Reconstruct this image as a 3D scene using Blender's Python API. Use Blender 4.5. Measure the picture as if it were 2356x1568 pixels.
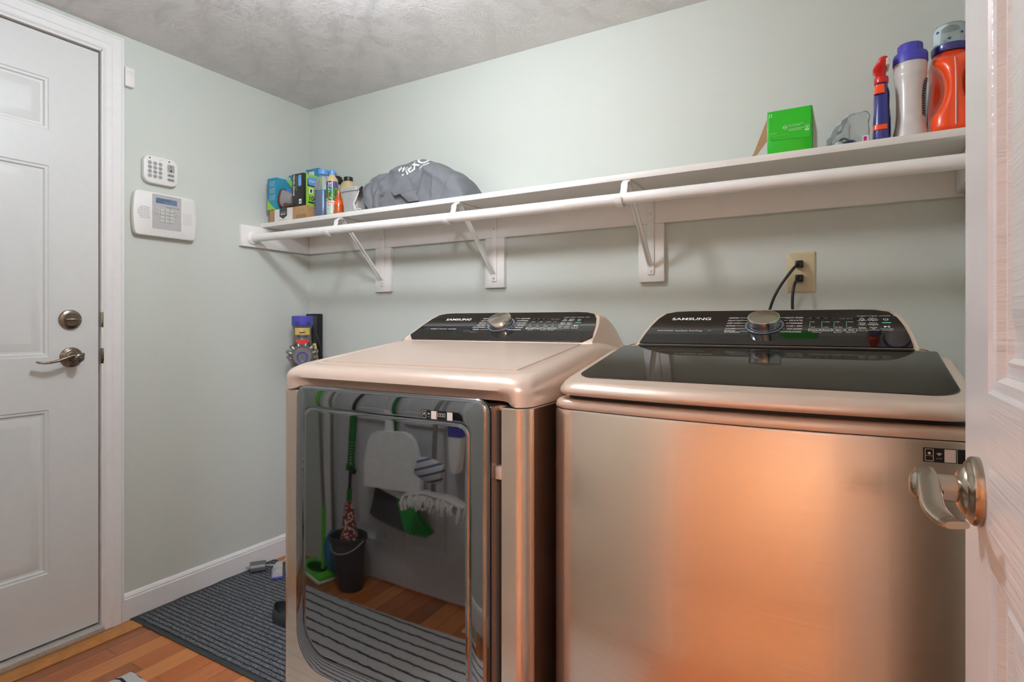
import bpy, bmesh, math, random
from mathutils import Vector, Matrix, noise
random.seed(7)
scn = bpy.context.scene
for o in list(bpy.data.objects): bpy.data.objects.remove(o, do_unlink=True)

# ------------------------------------------------------------------ camera, world, light, exposure
YAW = math.atan(767/1315.0)
cam_d = bpy.data.cameras.new('camera'); cam = bpy.data.objects.new('camera', cam_d)
scn.collection.objects.link(cam); scn.camera = cam
cam.location = (2.308, -1.952, 1.098); cam.rotation_euler = (math.pi/2, 0, YAW)
cam_d.sensor_width = 36; cam_d.lens = 36*1315/2356.0; cam_d.shift_y = -40/2356.0
cam_d.clip_start = 0.01; cam_d.clip_end = 50
scn.view_settings.view_transform = 'Standard'; scn.view_settings.look = 'None'
scn.view_settings.exposure = 0.4; scn.view_settings.gamma = 1.0
scn.view_settings.use_curve_mapping = False
scn.cycles.diffuse_bounces = 8; scn.cycles.max_bounces = 14
w = bpy.data.worlds.new('world'); scn.world = w; w.use_nodes = True
w.node_tree.nodes['Background'].inputs[0].default_value = (1, .97, .93, 1)
w.node_tree.nodes['Background'].inputs[1].default_value = 0.3

ROOM_LAMP = 122.0      # emission strength of the room's ceiling dome
HALL_FILL = 195.0      # emission strength of the fill lamp added in the unseen hall

H = 2.163             # ceiling height
XR = 2.585            # right wall
YF = -1.95            # front wall (the one the camera looks in through)

# ------------------------------------------------------------------ colours and materials
def lin(c): return c/12.92 if c <= .04045 else ((c+.055)/1.055)**2.4
def S(h):
    h = h.lstrip('#'); return tuple(lin(int(h[i:i+2], 16)/255) for i in (0, 2, 4)) + (1.0,)
class NT:
    def __init__(s, name):
        s.m = bpy.data.materials.new(name); s.m.use_nodes = True
        s.n = s.m.node_tree.nodes; s.l = s.m.node_tree.links; s.b = s.n['Principled BSDF']
    def N(s, t, **k):
        n = s.n.new('ShaderNode'+t)
        for a, v in k.items(): setattr(n, a, v)
        return n
    def L(s, a, b): s.l.new(a, b)
    def coord(s, kind='Object', scale=(1, 1, 1), rot=(0, 0, 0)):
        t = s.N('TexCoord'); m = s.N('Mapping'); m.inputs['Scale'].default_value = scale
        m.inputs['Rotation'].default_value = rot; s.L(t.outputs[kind], m.inputs[0]); return m.outputs[0]
    def noise(s, vec, scale, detail=2, rough=.5, dist=0):
        n = s.N('TexNoise'); n.inputs['Scale'].default_value = scale; n.inputs['Detail'].default_value = detail
        n.inputs['Roughness'].default_value = rough; n.inputs['Distortion'].default_value = dist
        s.L(vec, n.inputs['Vector']); return n.outputs['Fac']
    def math(s, op, a, b=None, c=None):
        n = s.N('Math', operation=op)
        for i, v in enumerate((a, b, c)):
            if v is None: continue
            if isinstance(v, (int, float)): n.inputs[i].default_value = v
            else: s.L(v, n.inputs[i])
        return n.outputs[0]
    def mix(s, f, a, b):
        n = s.N('Mix', data_type='RGBA')
        for i, v in ((0, f), (6, a), (7, b)):
            if isinstance(v, (int, float)): n.inputs[i].default_value = v
            elif isinstance(v, tuple): n.inputs[i].default_value = v
            else: s.L(v, n.inputs[i])
        return n.outputs[2]
    def ramp(s, f, stops):
        n = s.N('ValToRGB'); e = n.color_ramp.elements
        while len(e) < len(stops): e.new(.5)
        for i, (p, c) in enumerate(stops): e[i].position = p; e[i].color = c
        s.L(f, n.inputs[0]); return n.outputs[0]
    def bump(s, h, strength, dist):
        n = s.N('Bump'); n.inputs['Strength'].default_value = strength; n.inputs['Distance'].default_value = dist
        s.L(h, n.inputs['Height']); s.L(n.outputs[0], s.b.inputs['Normal']); return n

def mat(name, col, rough=.5, metal=0, ior=None, coat=0, var=.05, vscale=40, bump=0, bscale=300, bdist=.001, emit=None, estr=0,
        alpha=None, trans=0, aniso=0, sheen=0, sss=0):
    t = NT(name); c = S(col) if isinstance(col, str) else col
    v = t.coord()
    f = t.noise(v, vscale, 3)
    dk = tuple(x*(1-var*2) for x in c[:3])+(1,); lt = tuple(min(1, x*(1+var*2)) for x in c[:3])+(1,)
    t.L(t.mix(f, dk, lt), t.b.inputs['Base Color'])
    b = t.b.inputs
    b['Roughness'].default_value = rough; b['Metallic'].default_value = metal
    if ior: b['IOR'].default_value = ior
    b['Coat Weight'].default_value = coat; b['Coat Roughness'].default_value = .05
    b['Transmission Weight'].default_value = trans
    if alpha is not None: b['Alpha'].default_value = alpha
    if aniso: b['Anisotropic'].default_value = aniso
    if sheen: b['Sheen Weight'].default_value = sheen
    if sss:
        b['Subsurface Weight'].default_value = sss; b['Subsurface Scale'].default_value = .01
    if emit: b['Emission Color'].default_value = S(emit); b['Emission Strength'].default_value = estr
    if bump: t.bump(t.noise(v, bscale, 3), bump, bdist)
    return t.m

def m_wall(name, col):
    t = NT(name); v = t.coord()
    f = t.noise(v, 3, 3); c = S(col)
    t.L(t.mix(f, tuple(x*.97 for x in c[:3])+(1,), tuple(x*1.03 for x in c[:3])+(1,)), t.b.inputs['Base Color'])
    t.b.inputs['Roughness'].default_value = .7
    h = t.noise(v, 170, 3, .6); h2 = t.noise(v, 45, 2)
    t.bump(t.math('ADD', h, h2), .22, .0018); return t.m

def m_ceiling():
    t = NT('stomp_ceiling_paint'); tc = t.coord()
    vo = t.N('TexVoronoi', voronoi_dimensions='2D'); vo.inputs['Scale'].default_value = 5.5; t.L(tc, vo.inputs['Vector'])
    # radial brush ridges around each stomp centre
    sc = t.N('VectorMath', operation='SCALE'); sc.inputs['Scale'].default_value = 1.0; t.L(vo.outputs['Position'], sc.inputs[0])
    sub = t.N('VectorMath', operation='SUBTRACT'); t.L(tc, sub.inputs[0]); t.L(sc.outputs[0], sub.inputs[1])
    sp = t.N('SeparateXYZ'); t.L(sub.outputs[0], sp.inputs[0])
    wob = t.noise(tc, 14, 2)
    ang = t.math('ARCTAN2', sp.outputs[1], sp.outputs[0])
    ang = t.math('ADD', ang, t.math('MULTIPLY', wob, 1.1))
    cs = t.math('COSINE', ang); sn = t.math('SINE', ang)
    rad = t.math('SQRT', t.math('ADD', t.math('POWER', sp.outputs[0], 2), t.math('POWER', sp.outputs[1], 2)))
    cb = t.N('CombineXYZ')
    t.L(t.math('ADD', t.math('MULTIPLY', cs, 6.0), t.math('MULTIPLY', rad, 9)), cb.inputs[0]); t.L(t.math('MULTIPLY', sn, 6.0), cb.inputs[1])
    add = t.N('VectorMath', operation='ADD'); t.L(cb.outputs[0], add.inputs[0]); t.L(vo.outputs['Color'], add.inputs[1])
    n = t.noise(add.outputs[0], 2.2, 3, .6)
    r = t.ramp(n, [(.44, (0, 0, 0, 1)), (.50, (1, 1, 1, 1)), (.56, (.15, .15, .15, 1)), (.62, (.7, .7, .7, 1))])
    fine = t.noise(tc, 130, 3)
    t.bump(t.math('ADD', r, t.math('MULTIPLY', fine, .3)), .5, .0045)
    t.b.inputs['Base Color'].default_value = S('#e2dddA'); t.b.inputs['Roughness'].default_value = .7
    return t.m

def m_planks(name='cherry_floorboards', C=('#743a1c', '#9e5026', '#ba622c', '#da8e4a')):
    t = NT(name); v = t.coord('Object', rot=(0, 0, math.pi/2))
    br = t.N('TexBrick'); br.offset = .37; br.offset_frequency = 2
    br.inputs['Color1'].default_value = (0, 0, 0, 1); br.inputs['Color2'].default_value = (1, 1, 1, 1)
    br.inputs['Mortar'].default_value = (.5, .5, .5, 1)
    br.inputs['Scale'].default_value = 1; br.inputs['Mortar Size'].default_value = .0006
    br.inputs['Mortar Smooth'].default_value = .0; br.inputs['Bias'].default_value = 0
    br.inputs['Brick Width'].default_value = .62; br.inputs['Row Height'].default_value = .076
    t.L(v, br.inputs['Vector'])
    g = t.coord('Object', (60, 4, 4)); gr = t.noise(g, 1, 5, .65, .6)
    g2 = t.coord('Object', (18, 1.2, 4)); gr2 = t.noise(g2, 1, 3, .5, 1.2)
    c = t.ramp(br.outputs['Color'], [(0, S(C[0])), (.35, S(C[1])), (.6, S(C[2])), (1, S(C[3]))])
    c = t.mix(t.math('MULTIPLY', gr, .5), c, S('#74391b'))
    c = t.mix(t.math('MULTIPLY', gr2, .35), c, S('#d88e4e'))
    c = t.mix(br.outputs['Fac'], c, S('#4a2410'))
    t.L(c, t.b.inputs['Base Color']); t.b.inputs['Roughness'].default_value = .24
    t.b.inputs['Coat Weight'].default_value = .3; t.b.inputs['Coat Roughness'].default_value = .12
    t.bump(t.math('SUBTRACT', t.math('MULTIPLY', gr, .15), br.outputs['Fac']), .3, .0008); return t.m

def m_ribmat():
    t = NT('ribbed_mat_carpet'); v = t.coord()
    sp = t.N('SeparateXYZ'); t.L(v, sp.inputs[0])
    wob = t.math('MULTIPLY', t.noise(v, 20, 2), .005)
    s = t.math('SINE', t.math('MULTIPLY', t.math('ADD', sp.outputs[1], wob), 2*math.pi/.019))
    n = t.noise(v, 230, 2, .8)
    rib = t.ramp(t.math('ADD', t.math('MULTIPLY', s, .5), .5), [(.04, (0, 0, 0, 1)), (.30, (1, 1, 1, 1))])
    c = t.mix(t.ramp(n, [(.35, (0, 0, 0, 1)), (.65, (1, 1, 1, 1))]), S('#202225'), S('#7d8085'))
    c = t.mix(rib, t.mix(n, S('#141516'), S('#303236')), c)
    t.L(c, t.b.inputs['Base Color']); t.b.inputs['Roughness'].default_value = .95
    t.bump(t.math('ADD', rib, t.math('MULTIPLY', n, .6)), .9, .004); return t.m

def m_rug():
    t = NT('striped_rug_pile'); v = t.coord()
    sp = t.N('SeparateXYZ'); t.L(v, sp.inputs[0])
    wob = t.math('MULTIPLY', t.noise(v, 25, 2), .012)
    s = t.math('SINE', t.math('MULTIPLY', t.math('ADD', sp.outputs[1], wob), 2*math.pi/.046))
    n = t.noise(v, 260, 3, .8)
    st = t.ramp(t.math('ADD', t.math('MULTIPLY', s, .5), .5), [(.0, (1, 1, 1, 1)), (.07, (1, 1, 1, 1)), (.12, (0, 0, 0, 1))])
    st.node.color_ramp.elements[0].position = 0
    c = t.mix(n, S('#8f8b88'), S('#f0eeec')); c = t.mix(st, c, S('#26242a'))
    t.L(c, t.b.inputs['Base Color']); t.b.inputs['Roughness'].default_value = .95
    t.bump(n, .8, .004); return t.m

def m_brushed(name, col, rough=.3, metal=.9, coat=0, aniso=.0, sc=(2, 200, 900), amt=.06, brough=.03):
    t = NT(name); v = t.coord('Object', sc); n = t.noise(v, 1, 3, .7); c = S(col)
    t.L(t.mix(n, tuple(x*(1-amt) for x in c[:3])+(1,), tuple(min(1, x*(1+amt)) for x in c[:3])+(1,)), t.b.inputs['Base Color'])
    b = t.b.inputs; b['Metallic'].default_value = metal
    t.L(t.math('ADD', t.math('MULTIPLY', n, .08), rough-.04), b['Roughness'])
    b['Coat Weight'].default_value = coat; b['Coat Roughness'].default_value = brough; b['Anisotropic'].default_value = aniso
    t.bump(n, .05, .0003); return t.m

def m_dusty_glass(name, col, ior, dust=.5):
    t = NT(name); v = t.coord(); n = t.noise(v, 700, 2, .6)
    big = t.noise(v, 9, 2)
    spk = t.ramp(n, [(.66, (0, 0, 0, 1)), (.74, (1, 1, 1, 1))])
    f = t.math('MULTIPLY', t.math('MULTIPLY', spk, big), dust)
    t.L(t.mix(f, S(col), S('#8a857c')), t.b.inputs['Base Color'])
    t.b.inputs['Roughness'].default_value = .04; t.b.inputs['IOR'].default_value = ior
    t.L(t.math('ADD', t.math('MULTIPLY', f, .5), .03), t.b.inputs['Roughness']); return t.m

def m_clear(name, tint, rough=.05, opacity=.25):
    m = bpy.data.materials.new(name); m.use_nodes = True; n = m.node_tree.nodes; l = m.node_tree.links
    n.clear(); o = n.new('ShaderNodeOutputMaterial'); tr = n.new('ShaderNodeBsdfTransparent'); tr.inputs[0].default_value = S(tint)
    g = n.new('ShaderNodeBsdfPrincipled'); g.inputs['Base Color'].default_value = S(tint); g.inputs['Roughness'].default_value = rough
    tc = n.new('ShaderNodeTexCoord'); no = n.new('ShaderNodeTexNoise'); no.inputs['Scale'].default_value = 45; l.new(tc.outputs['Object'], no.inputs['Vector'])
    bp = n.new('ShaderNodeBump'); bp.inputs['Strength'].default_value = .3; bp.inputs['Distance'].default_value = .002
    l.new(no.outputs['Fac'], bp.inputs['Height']); l.new(bp.outputs[0], g.inputs['Normal'])
    fr = n.new('ShaderNodeFresnel'); fr.inputs[0].default_value = 1.5
    ad = n.new('ShaderNodeMath'); ad.operation = 'ADD'; ad.use_clamp = True; ad.inputs[1].default_value = opacity
    l.new(fr.outputs[0], ad.inputs[0]); mx = n.new('ShaderNodeMixShader')
    l.new(ad.outputs[0], mx.inputs[0]); l.new(tr.outputs[0], mx.inputs[1]); l.new(g.outputs[0], mx.inputs[2]); l.new(mx.outputs[0], o.inputs[0])
    return m

M_ = dict(
 wall=m_wall('sage_wall_paint', '#c8cdc5'), ceil=m_ceiling(), floor=m_planks(), pale_bounce_floor=m_planks('pale_bounce_boards', ('#a37a4e', '#b58a5c', '#c29868', '#cfa97c')),
 white=mat('white_trim_paint', '#e6e4e2', .35, bump=.15, bscale=90, var=.02),
 shelfw=mat('white_shelf_paint', '#e6e3de', .38, bump=.25, bscale=60, var=.03, vscale=8),
 door=mat('white_door_paint', '#d6d6d3', .38, bump=.1, bscale=250, var=.015),
 gold_oak=mat('golden_oak_strip', '#b9772c', .2, coat=.3, var=.15, vscale=25),
 brown_gap=mat('brown_weatherstrip', '#6a4b33', .6),
 alu=mat('aluminium', '#cdc9c2', .35, .5, var=.1, vscale=120),
 ribmat=m_ribmat(), rug=m_rug(), rubber=mat('black_rubber', '#2e3232', .5, bump=.2, bscale=200),
 champ=m_brushed('champagne_painted_metal', '#dcc6b4', .33, .4, coat=.25, sc=(40, 40, 40), amt=.03),
 door2=mat('closet_door_paint', '#cbc9c9', .4),
 champ_top=m_brushed('champagne_top_metal', '#d9c5b5', .28, .4, coat=.2, sc=(60, 60, 60), amt=.03),
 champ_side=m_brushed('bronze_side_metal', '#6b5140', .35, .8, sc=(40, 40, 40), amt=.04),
 brushed=m_brushed('brushed_champagne_metal', '#dcc9b6', .25, .85, coat=.6, aniso=.4, sc=(4, 60, 700), amt=.07),
 bglass=m_dusty_glass('black_console_glass', '#14100d', 1.55, .55),
 lidglass=m_dusty_glass('dark_lid_glass', '#12140f', 1.62, .25),
 doorglass=m_dusty_glass('smoked_door_glass', '#0c0b0a', 3.3, .04),
 amber_reflect=mat('painted_amber_reflection', '#9c6a34', .35, .6, var=.08), chrome=mat('chrome', '#c9c6c2', .08, 1), spun=m_brushed('spun_metal', '#b8aea0', .25, 1, aniso=.7, sc=(200, 200, 3)),
 ring=mat('silver_blue_ring', '#8f99a8', .3, .7), blk=mat('black_plastic', '#161514', .45),
 nickel=m_brushed('satin_nickel', '#b3a594', .24, 1, sc=(60, 60, 60), amt=.04),
 nickel_d=m_brushed('antique_nickel', '#8d8070', .28, 1, sc=(60, 60, 60), amt=.05),
 print=mat('white_print', '#e6e3dc', .6, emit='#e6e3dc', estr=0), printb=mat('blue_print', '#7fa2dd', .6), printg=mat('green_led', '#4fb6a0', .5, emit='#4fb6a0', estr=.6),
 grayp=mat('grey_print', '#55504a', .6),
 plastic=mat('white_plastic', '#e4e2de', .4, var=.02), plastic_g=mat('grey_plastic', '#b3b0b1', .4), btn=mat('keypad_button_grey', '#a3a5a2', .5), btn2=mat('pale_button', '#c8cbbd', .5),
 dark=mat('dark_print', '#2b2b2c', .5), lcd=mat('lcd_screen', '#5d7390', .3, emit='#5d7390', estr=.12),
 almond=mat('almond_plastic', '#cbbd9a', .4, var=.02), cord=mat('black_cord', '#221f1d', .35),
 purple=mat('purple_plastic', '#4a4aa8', .35), vac=mat('vacuum_grey', '#6b6a68', .4, .3), vacsil=mat('vacuum_silver', '#8f8a82', .3, .6), yellow=mat('yellow_label', '#d2b25c', .5),
 red=mat('red_plastic', '#cf1a12', .3, coat=.3), orange=mat('orange_plastic', '#fb4d0e', .3, coat=.4), blue=mat('blue_label', '#2c2f7d', .3, coat=.5), capblue=mat('violet_blue_cap', '#4b47b4', .45, bump=.1),
 pearl=mat('pearl_white_plastic', '#cfcac6', .28, coat=.2, sss=.1), green=mat('bright_green_card', '#12b50c', .4, coat=.2, var=.03),
 greend=mat('dark_green', '#0d6a1e', .4), greenl=mat('lime_green', '#8cc63e', .45), teal=mat('teal_card', '#1f88a8', .4, coat=.2, var=.03),
 card=mat('brown_cardboard', '#a5825a', .75, var=.08), cardw=mat('white_paper_label', '#d9d4ce', .6), tape=mat('packing_tape', '#8f6b47', .3),
 blackcard=mat('black_card', '#1d1c1c', .4, coat=.2), knit=mat('grey_knit', '#9b9797', .95, var=.45, vscale=700, bump=.9, bscale=500, bdist=.003), brownc=mat('brown_cuff', '#5b2c1a', .7),
 skyb=mat('light_blue_plastic', '#5e95d8', .35), amber=mat('amber_orange', '#b4501a', .25, coat=.4), honey=mat('cream_bottle', '#c3b183', .3, coat=.3), honeyc=mat('honey_yellow', '#b6a15c', .3),
 fabric=mat('charcoal_nonwoven_fabric', '#6c6e71', .8, var=.1, vscale=25, bump=.5, bscale=900, bdist=.0006), white_cord=mat('white_cord', '#d6d0c6', .7),
 clear=m_clear('clear_plastic', '#eef2f2', .08, .10), bin=m_clear('cloudy_plastic', '#e8e8e6', .25, .38), bluel=mat('blue_liquid', '#3a76b8', .15, coat=.6),
 paper=mat('white_paper', '#e3dcd8', .7), pinkp=mat('pink_paper', '#e49a92', .7),
 mint=mat('pale_mint_plastic', '#a9c2bb', .35, coat=.3), navy=mat('navy_plastic', '#303050', .35, coat=.3), pink=mat('magenta_print', '#b0287f', .5),
 charcoal=mat('charcoal_plastic', '#3b3a3b', .5, var=.08), bristle=mat('dark_bristles', '#403f3e', .8, var=.4, vscale=300), bristleg=mat('green_bristles', '#1c8a33', .7, var=.3, vscale=300),
 dust=mat('white_dustpan_plastic', '#f0eeeb', .35), blue_f=mat('blue_chenille', '#3c79a8', .95, var=.3, vscale=150), shag=mat('white_shag', '#d8d3cc', .95, var=.15, vscale=150),
 redcloth=None, stripe=None,
 limep=mat('lime_mop_plastic', '#58bf2a', .35), pad=mat('pale_pad', '#dfe8c6', .8),
 hallwall=mat('warm_hall_paint', '#d9b48a', .6), oak=mat('honey_oak', '#c47a38', .35, coat=.2, var=.12, vscale=12),
 lamp=mat('lamp_glass', '#ffffff', .4, emit='#e6eff8', estr=ROOM_LAMP), hall_fill=mat('hall_fill_glass', '#ffffff', .4, emit='#e6ecff', estr=HALL_FILL),
)
def m_blobs(name, bg, fg, sc, th=.35):
    t = NT(name); v = t.coord('Object', sc); vo = t.N('TexVoronoi'); vo.inputs['Scale'].default_value = 1; t.L(v, vo.inputs['Vector'])
    r = t.ramp(vo.outputs['Distance'], [(th-.04, (1, 1, 1, 1)), (th+.04, (0, 0, 0, 1))]); t.L(t.mix(r, S(bg), S(fg)), t.b.inputs['Base Color'])
    t.b.inputs['Roughness'].default_value = .9; return t.m
def m_stripe(name, a, b, per, axis=2, duty=.3, rot=(0, 0, 0)):
    t = NT(name); v = t.coord('Object', rot=rot); sp = t.N('SeparateXYZ'); t.L(v, sp.inputs[0])
    f = t.math('FRACT', t.math('MULTIPLY', sp.outputs[axis], 1/per)); f = t.math('LESS_THAN', f, duty)
    n = t.noise(v, 300, 2)
    t.L(t.mix(f, S(a), S(b)), t.b.inputs['Base Color']); t.b.inputs['Roughness'].default_value = .9; t.bump(n, .8, .003); return t.m
M_['redcloth'] = m_blobs('red_white_cloth', '#8d2c1e', '#e0d8cc', (110, 110, 70), .42)
M_['stripe'] = m_stripe('striped_cloth', '#cfccc8', '#4b5a8c', .028, 2, .3, (0, .3, 0))
M_['ribpanel'] = m_stripe('label_lines', '#2b3338', '#8d9a9c', .006, 2, .4)

# ------------------------------------------------------------------ mesh building
WL = {}     # world location of every object
class MB:
    def __init__(s, M=None): s.bm = bmesh.new(); s.mats = []; s.M = M or Matrix()
    def mi(s, m):
        m = M_[m] if isinstance(m, str) else m
        if m not in s.mats: s.mats.append(m)
        return s.mats.index(m)
    def faces(s, vs, fs, m):
        i = s.mi(m); bv = [s.bm.verts.new(v) for v in vs]
        for f in fs:
            try: g = s.bm.faces.new([bv[k] for k in f]); g.material_index = i
            except ValueError: pass
    def box(s, x0, x1, y0, y1, z0, z1, m, bev=0, seg=2, M=None):
        t = bmesh.new(); bmesh.ops.create_cube(t, size=1)
        bmesh.ops.scale(t, vec=(x1-x0, y1-y0, z1-z0), verts=t.verts)
        bmesh.ops.translate(t, vec=((x0+x1)/2, (y0+y1)/2, (z0+z1)/2), verts=t.verts)
        if bev: bmesh.ops.bevel(t, geom=list(t.edges), offset=bev, segments=seg, profile=.5, affect='EDGES')
        s.merge(t, m, M)
    def merge(s, t, m, M=None):
        if M is not None: bmesh.ops.transform(t, matrix=M, verts=t.verts)
        i = s.mi(m); mp = {v: s.bm.verts.new(v.co) for v in t.verts}
        for f in t.faces:
            try: g = s.bm.faces.new([mp[v] for v in f.verts]); g.material_index = i
            except ValueError: pass
        t.free()
    def loft(s, rings, m, closed=True, cap0=True, cap1=True):
        i = s.mi(m); R = [[s.bm.verts.new(p) for p in r] for r in rings]; n = len(R[0])
        for a, b in zip(R, R[1:]):
            for k in range(n if closed else n-1):
                k2 = (k+1) % n
                try: g = s.bm.faces.new((a[k], a[k2], b[k2], b[k])); g.material_index = i
                except ValueError: pass
        for c, r in ((cap0, R[0][::-1]), (cap1, R[-1])):
            if c and closed:
                try: g = s.bm.faces.new(r); g.material_index = i
                except ValueError: pass
    def lathe(s, prof, m, c=(0, 0, 0), axis='z', n=32, M=None, sx=1, sy=1):
        rings = []
        for r, h in prof:
            ring = []
            for k in range(n):
                a = 2*math.pi*k/n; u, v = max(r, 1e-5)*math.cos(a)*sx, max(r, 1e-5)*math.sin(a)*sy
                p = {'z': (u, v, h), 'x': (h, u, v), 'y': (v, h, u)}[axis]
                p = Vector(p)+Vector(c)
                ring.append(M @ p if M is not None else p)
            rings.append(ring)
        s.loft(rings, m)
    def tube(s, pts, r, m, n=10, caps=True, flat=None, up=(0, 0, 1)):
        pts = [Vector(p) for p in pts]; rings = []; N = len(pts)
        rr = r if isinstance(r, (list, tuple)) else [r]*N
        prev = None
        for i, p in enumerate(pts):
            d = (pts[min(i+1, N-1)]-pts[max(i-1, 0)]).normalized()
            u = Vector(up)
            if prev is not None: u = prev
            a = d.cross(u)
            if a.length < 1e-4: a = d.cross(Vector((1, 0, 0)))
            a.normalize(); b = a.cross(d).normalized(); prev = b
            wa, wb = (rr[i], rr[i]) if flat is None else (flat[0] if not isinstance(flat[0], list) else flat[0][i], flat[1] if not isinstance(flat[1], list) else flat[1][i])
            se = 1 if flat is None else .6; cs_ = lambda q: math.copysign(abs(q)**se, q)
            rings.append([p+a*wa*cs_(math.cos(2*math.pi*k/n))+b*wb*cs_(math.sin(2*math.pi*k/n)) for k in range(n)])
        s.loft(rings, m, cap0=caps, cap1=caps)
    def prism(s, pts, f0, f1, m):
        """outline pts (2D); f0/f1 map a 2D point to 3D for the two caps"""
        s.loft([[f0(p) for p in pts], [f1(p) for p in pts]], m)
    def text(s, txt, size, m, f, sx=1, align='LEFT', thick=0, bold=0, shear=0):
        me = text_mesh(txt, align, bold, shear); i = s.mi(m)
        vs = [s.bm.verts.new(f(v[0]*size*sx, v[1]*size)) for v in me[0]]
        for q in me[1]:
            try: g = s.bm.faces.new([vs[k] for k in q]); g.material_index = i
            except ValueError: pass
    def build(s, name, parent=None, label=None, cat=None, group=None, kind=None, ang=35, recalc=True):
        if s.M is not None: bmesh.ops.transform(s.bm, matrix=s.M, verts=s.bm.verts)
        if recalc: bmesh.ops.recalc_face_normals(s.bm, faces=s.bm.faces)
        xs = [v.co for v in s.bm.verts]
        lo = Vector([min(p[i] for p in xs) for i in range(3)]); hi = Vector([max(p[i] for p in xs) for i in range(3)])
        base = Vector(((lo.x+hi.x)/2, (lo.y+hi.y)/2, lo.z))
        for v in s.bm.verts: v.co -= base
        me = bpy.data.meshes.new(name); s.bm.to_mesh(me); s.bm.free()
        for m in s.mats: me.materials.append(m)
        for p in me.polygons: p.use_smooth = True
        me.set_sharp_from_angle(angle=math.radians(ang))
        o = bpy.data.objects.new(name, me); scn.collection.objects.link(o)
        o.location = base; WL[o.name] = base.copy()
        if parent is not None: o.parent = parent; o.location = base-WL[parent.name]
        if label: o['label'] = label
        if cat: o['category'] = cat
        if group: o['group'] = group
        if kind: o['kind'] = kind
        return o
_tc = {}
def text_mesh(txt, align, bold=0, shear=0):
    k = (txt, align, bold, shear)
    if k in _tc: return _tc[k]
    cu = bpy.data.curves.new('t', 'FONT'); cu.body = txt; cu.size = 1; cu.align_x = align; cu.offset = bold; cu.shear = shear; cu.resolution_u = 3
    ob = bpy.data.objects.new('t', cu); scn.collection.objects.link(ob)
    dg = bpy.context.evaluated_depsgraph_get(); ev = ob.evaluated_get(dg); me = ev.to_mesh()
    r = ([tuple(v.co) for v in me.vertices], [tuple(p.vertices) for p in me.polygons]); ev.to_mesh_clear()
    bpy.data.objects.remove(ob); bpy.data.curves.remove(cu); _tc[k] = r; return r
def thing(name, loc, label, cat, group=None):
    o = bpy.data.objects.new(name, None); scn.collection.objects.link(o); o.location = loc; o.empty_display_size = .05
    WL[o.name] = Vector(loc); o['label'] = label; o['category'] = cat
    if group: o['group'] = group
    return o
def copy_tree(o, delta, label):
    r = o.copy(); scn.collection.objects.link(r); r.location = o.location+Vector(delta); WL[r.name] = Vector(r.location)
    if label: r['label'] = label
    def rec(a, b):
        for ch in [c for c in list(bpy.data.objects) if c.parent == a]:
            c = ch.copy(); scn.collection.objects.link(c); c.parent = b; rec(ch, c)
    rec(o, r); return r
def rrect(x0, x1, y0, y1, r, seg=6, m=1):
    """closed outline ccw, with m subdivisions along each side; r may be 4 radii (x0y0, x1y0, x1y1, x0y1)"""
    R = r if isinstance(r, (list, tuple)) else [r]*4
    C = [(x0+R[0], y0+R[0], math.pi), (x1-R[1], y0+R[1], 1.5*math.pi), (x1-R[2], y1-R[2], 0), (x0+R[3], y1-R[3], .5*math.pi)]
    P = []
    for i, (cx, cy, a0) in enumerate(C):
        arc = [(cx+R[i]*math.cos(a0+k/seg*math.pi/2), cy+R[i]*math.sin(a0+k/seg*math.pi/2)) for k in range(seg+1)]
        P += arc
        nx, ny, na = C[(i+1) % 4]; nR = R[(i+1) % 4]; st = (nx+nR*math.cos(na), ny+nR*math.sin(na)); e = arc[-1]
        for k in range(1, m): P.append((e[0]+(st[0]-e[0])*k/m, e[1]+(st[1]-e[1])*k/m))
    return P
def sm(a, b, x):
    t = max(0, min(1, (x-a)/(b-a))); return t*t*(3-2*t)

# ------------------------------------------------------------------ the room shell
def struct(mb, name, **k): return mb.build(name, kind='structure', **k)
b = MB(); b.box(-.1, XR+.1, -2.05, .1, -.1, 0, 'floor'); struct(b, 'floor')
b = MB(); b.box(.5, 3.65, -4.75, -2.05, -.1, 0, 'pale_bounce_floor'); struct(b, 'floor_hall')  # pale oak tone made up so the unseen hall bounces less red light
b = MB(); b.box(-.1, XR+.1, -2.05, .1, H, H+.1, 'ceil'); struct(b, 'ceiling')
b = MB(); b.box(-.1, XR+.1, 0, .1, 0, H, 'wall'); struct(b, 'wall_back')
DY0, DY1, DZ = -1.765, -.922, 2.076       # left door opening
b = MB()
b.box(-.1, 0, DY1, 0, 0, H, 'wall'); b.box(-.1, 0, DY0, DY1, DZ, H, 'wall'); b.box(-.1, 0, -2.05, DY0, 0, H, 'wall')
struct(b, 'wall_left')
b = MB(); b.box(XR, XR+.1, -2.05, 0, 0, H, 'wall'); struct(b, 'wall_right')
CX0, CX1 = .31, 1.10                      # closet door opening in the front wall
HX0, HX1 = 1.655, 2.458                   # doorway the camera stands in
b = MB()
for x0, x1, z0, z1 in ((0, CX0, 0, H), (CX0, CX1, 2.03, H), (CX1, HX0, 0, H), (HX0, HX1, 2.05, H), (HX1, XR, 0, H)):
    b.box(x0, x1, -2.05, YF, z0, z1, 'wall')
struct(b, 'wall_front')

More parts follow.
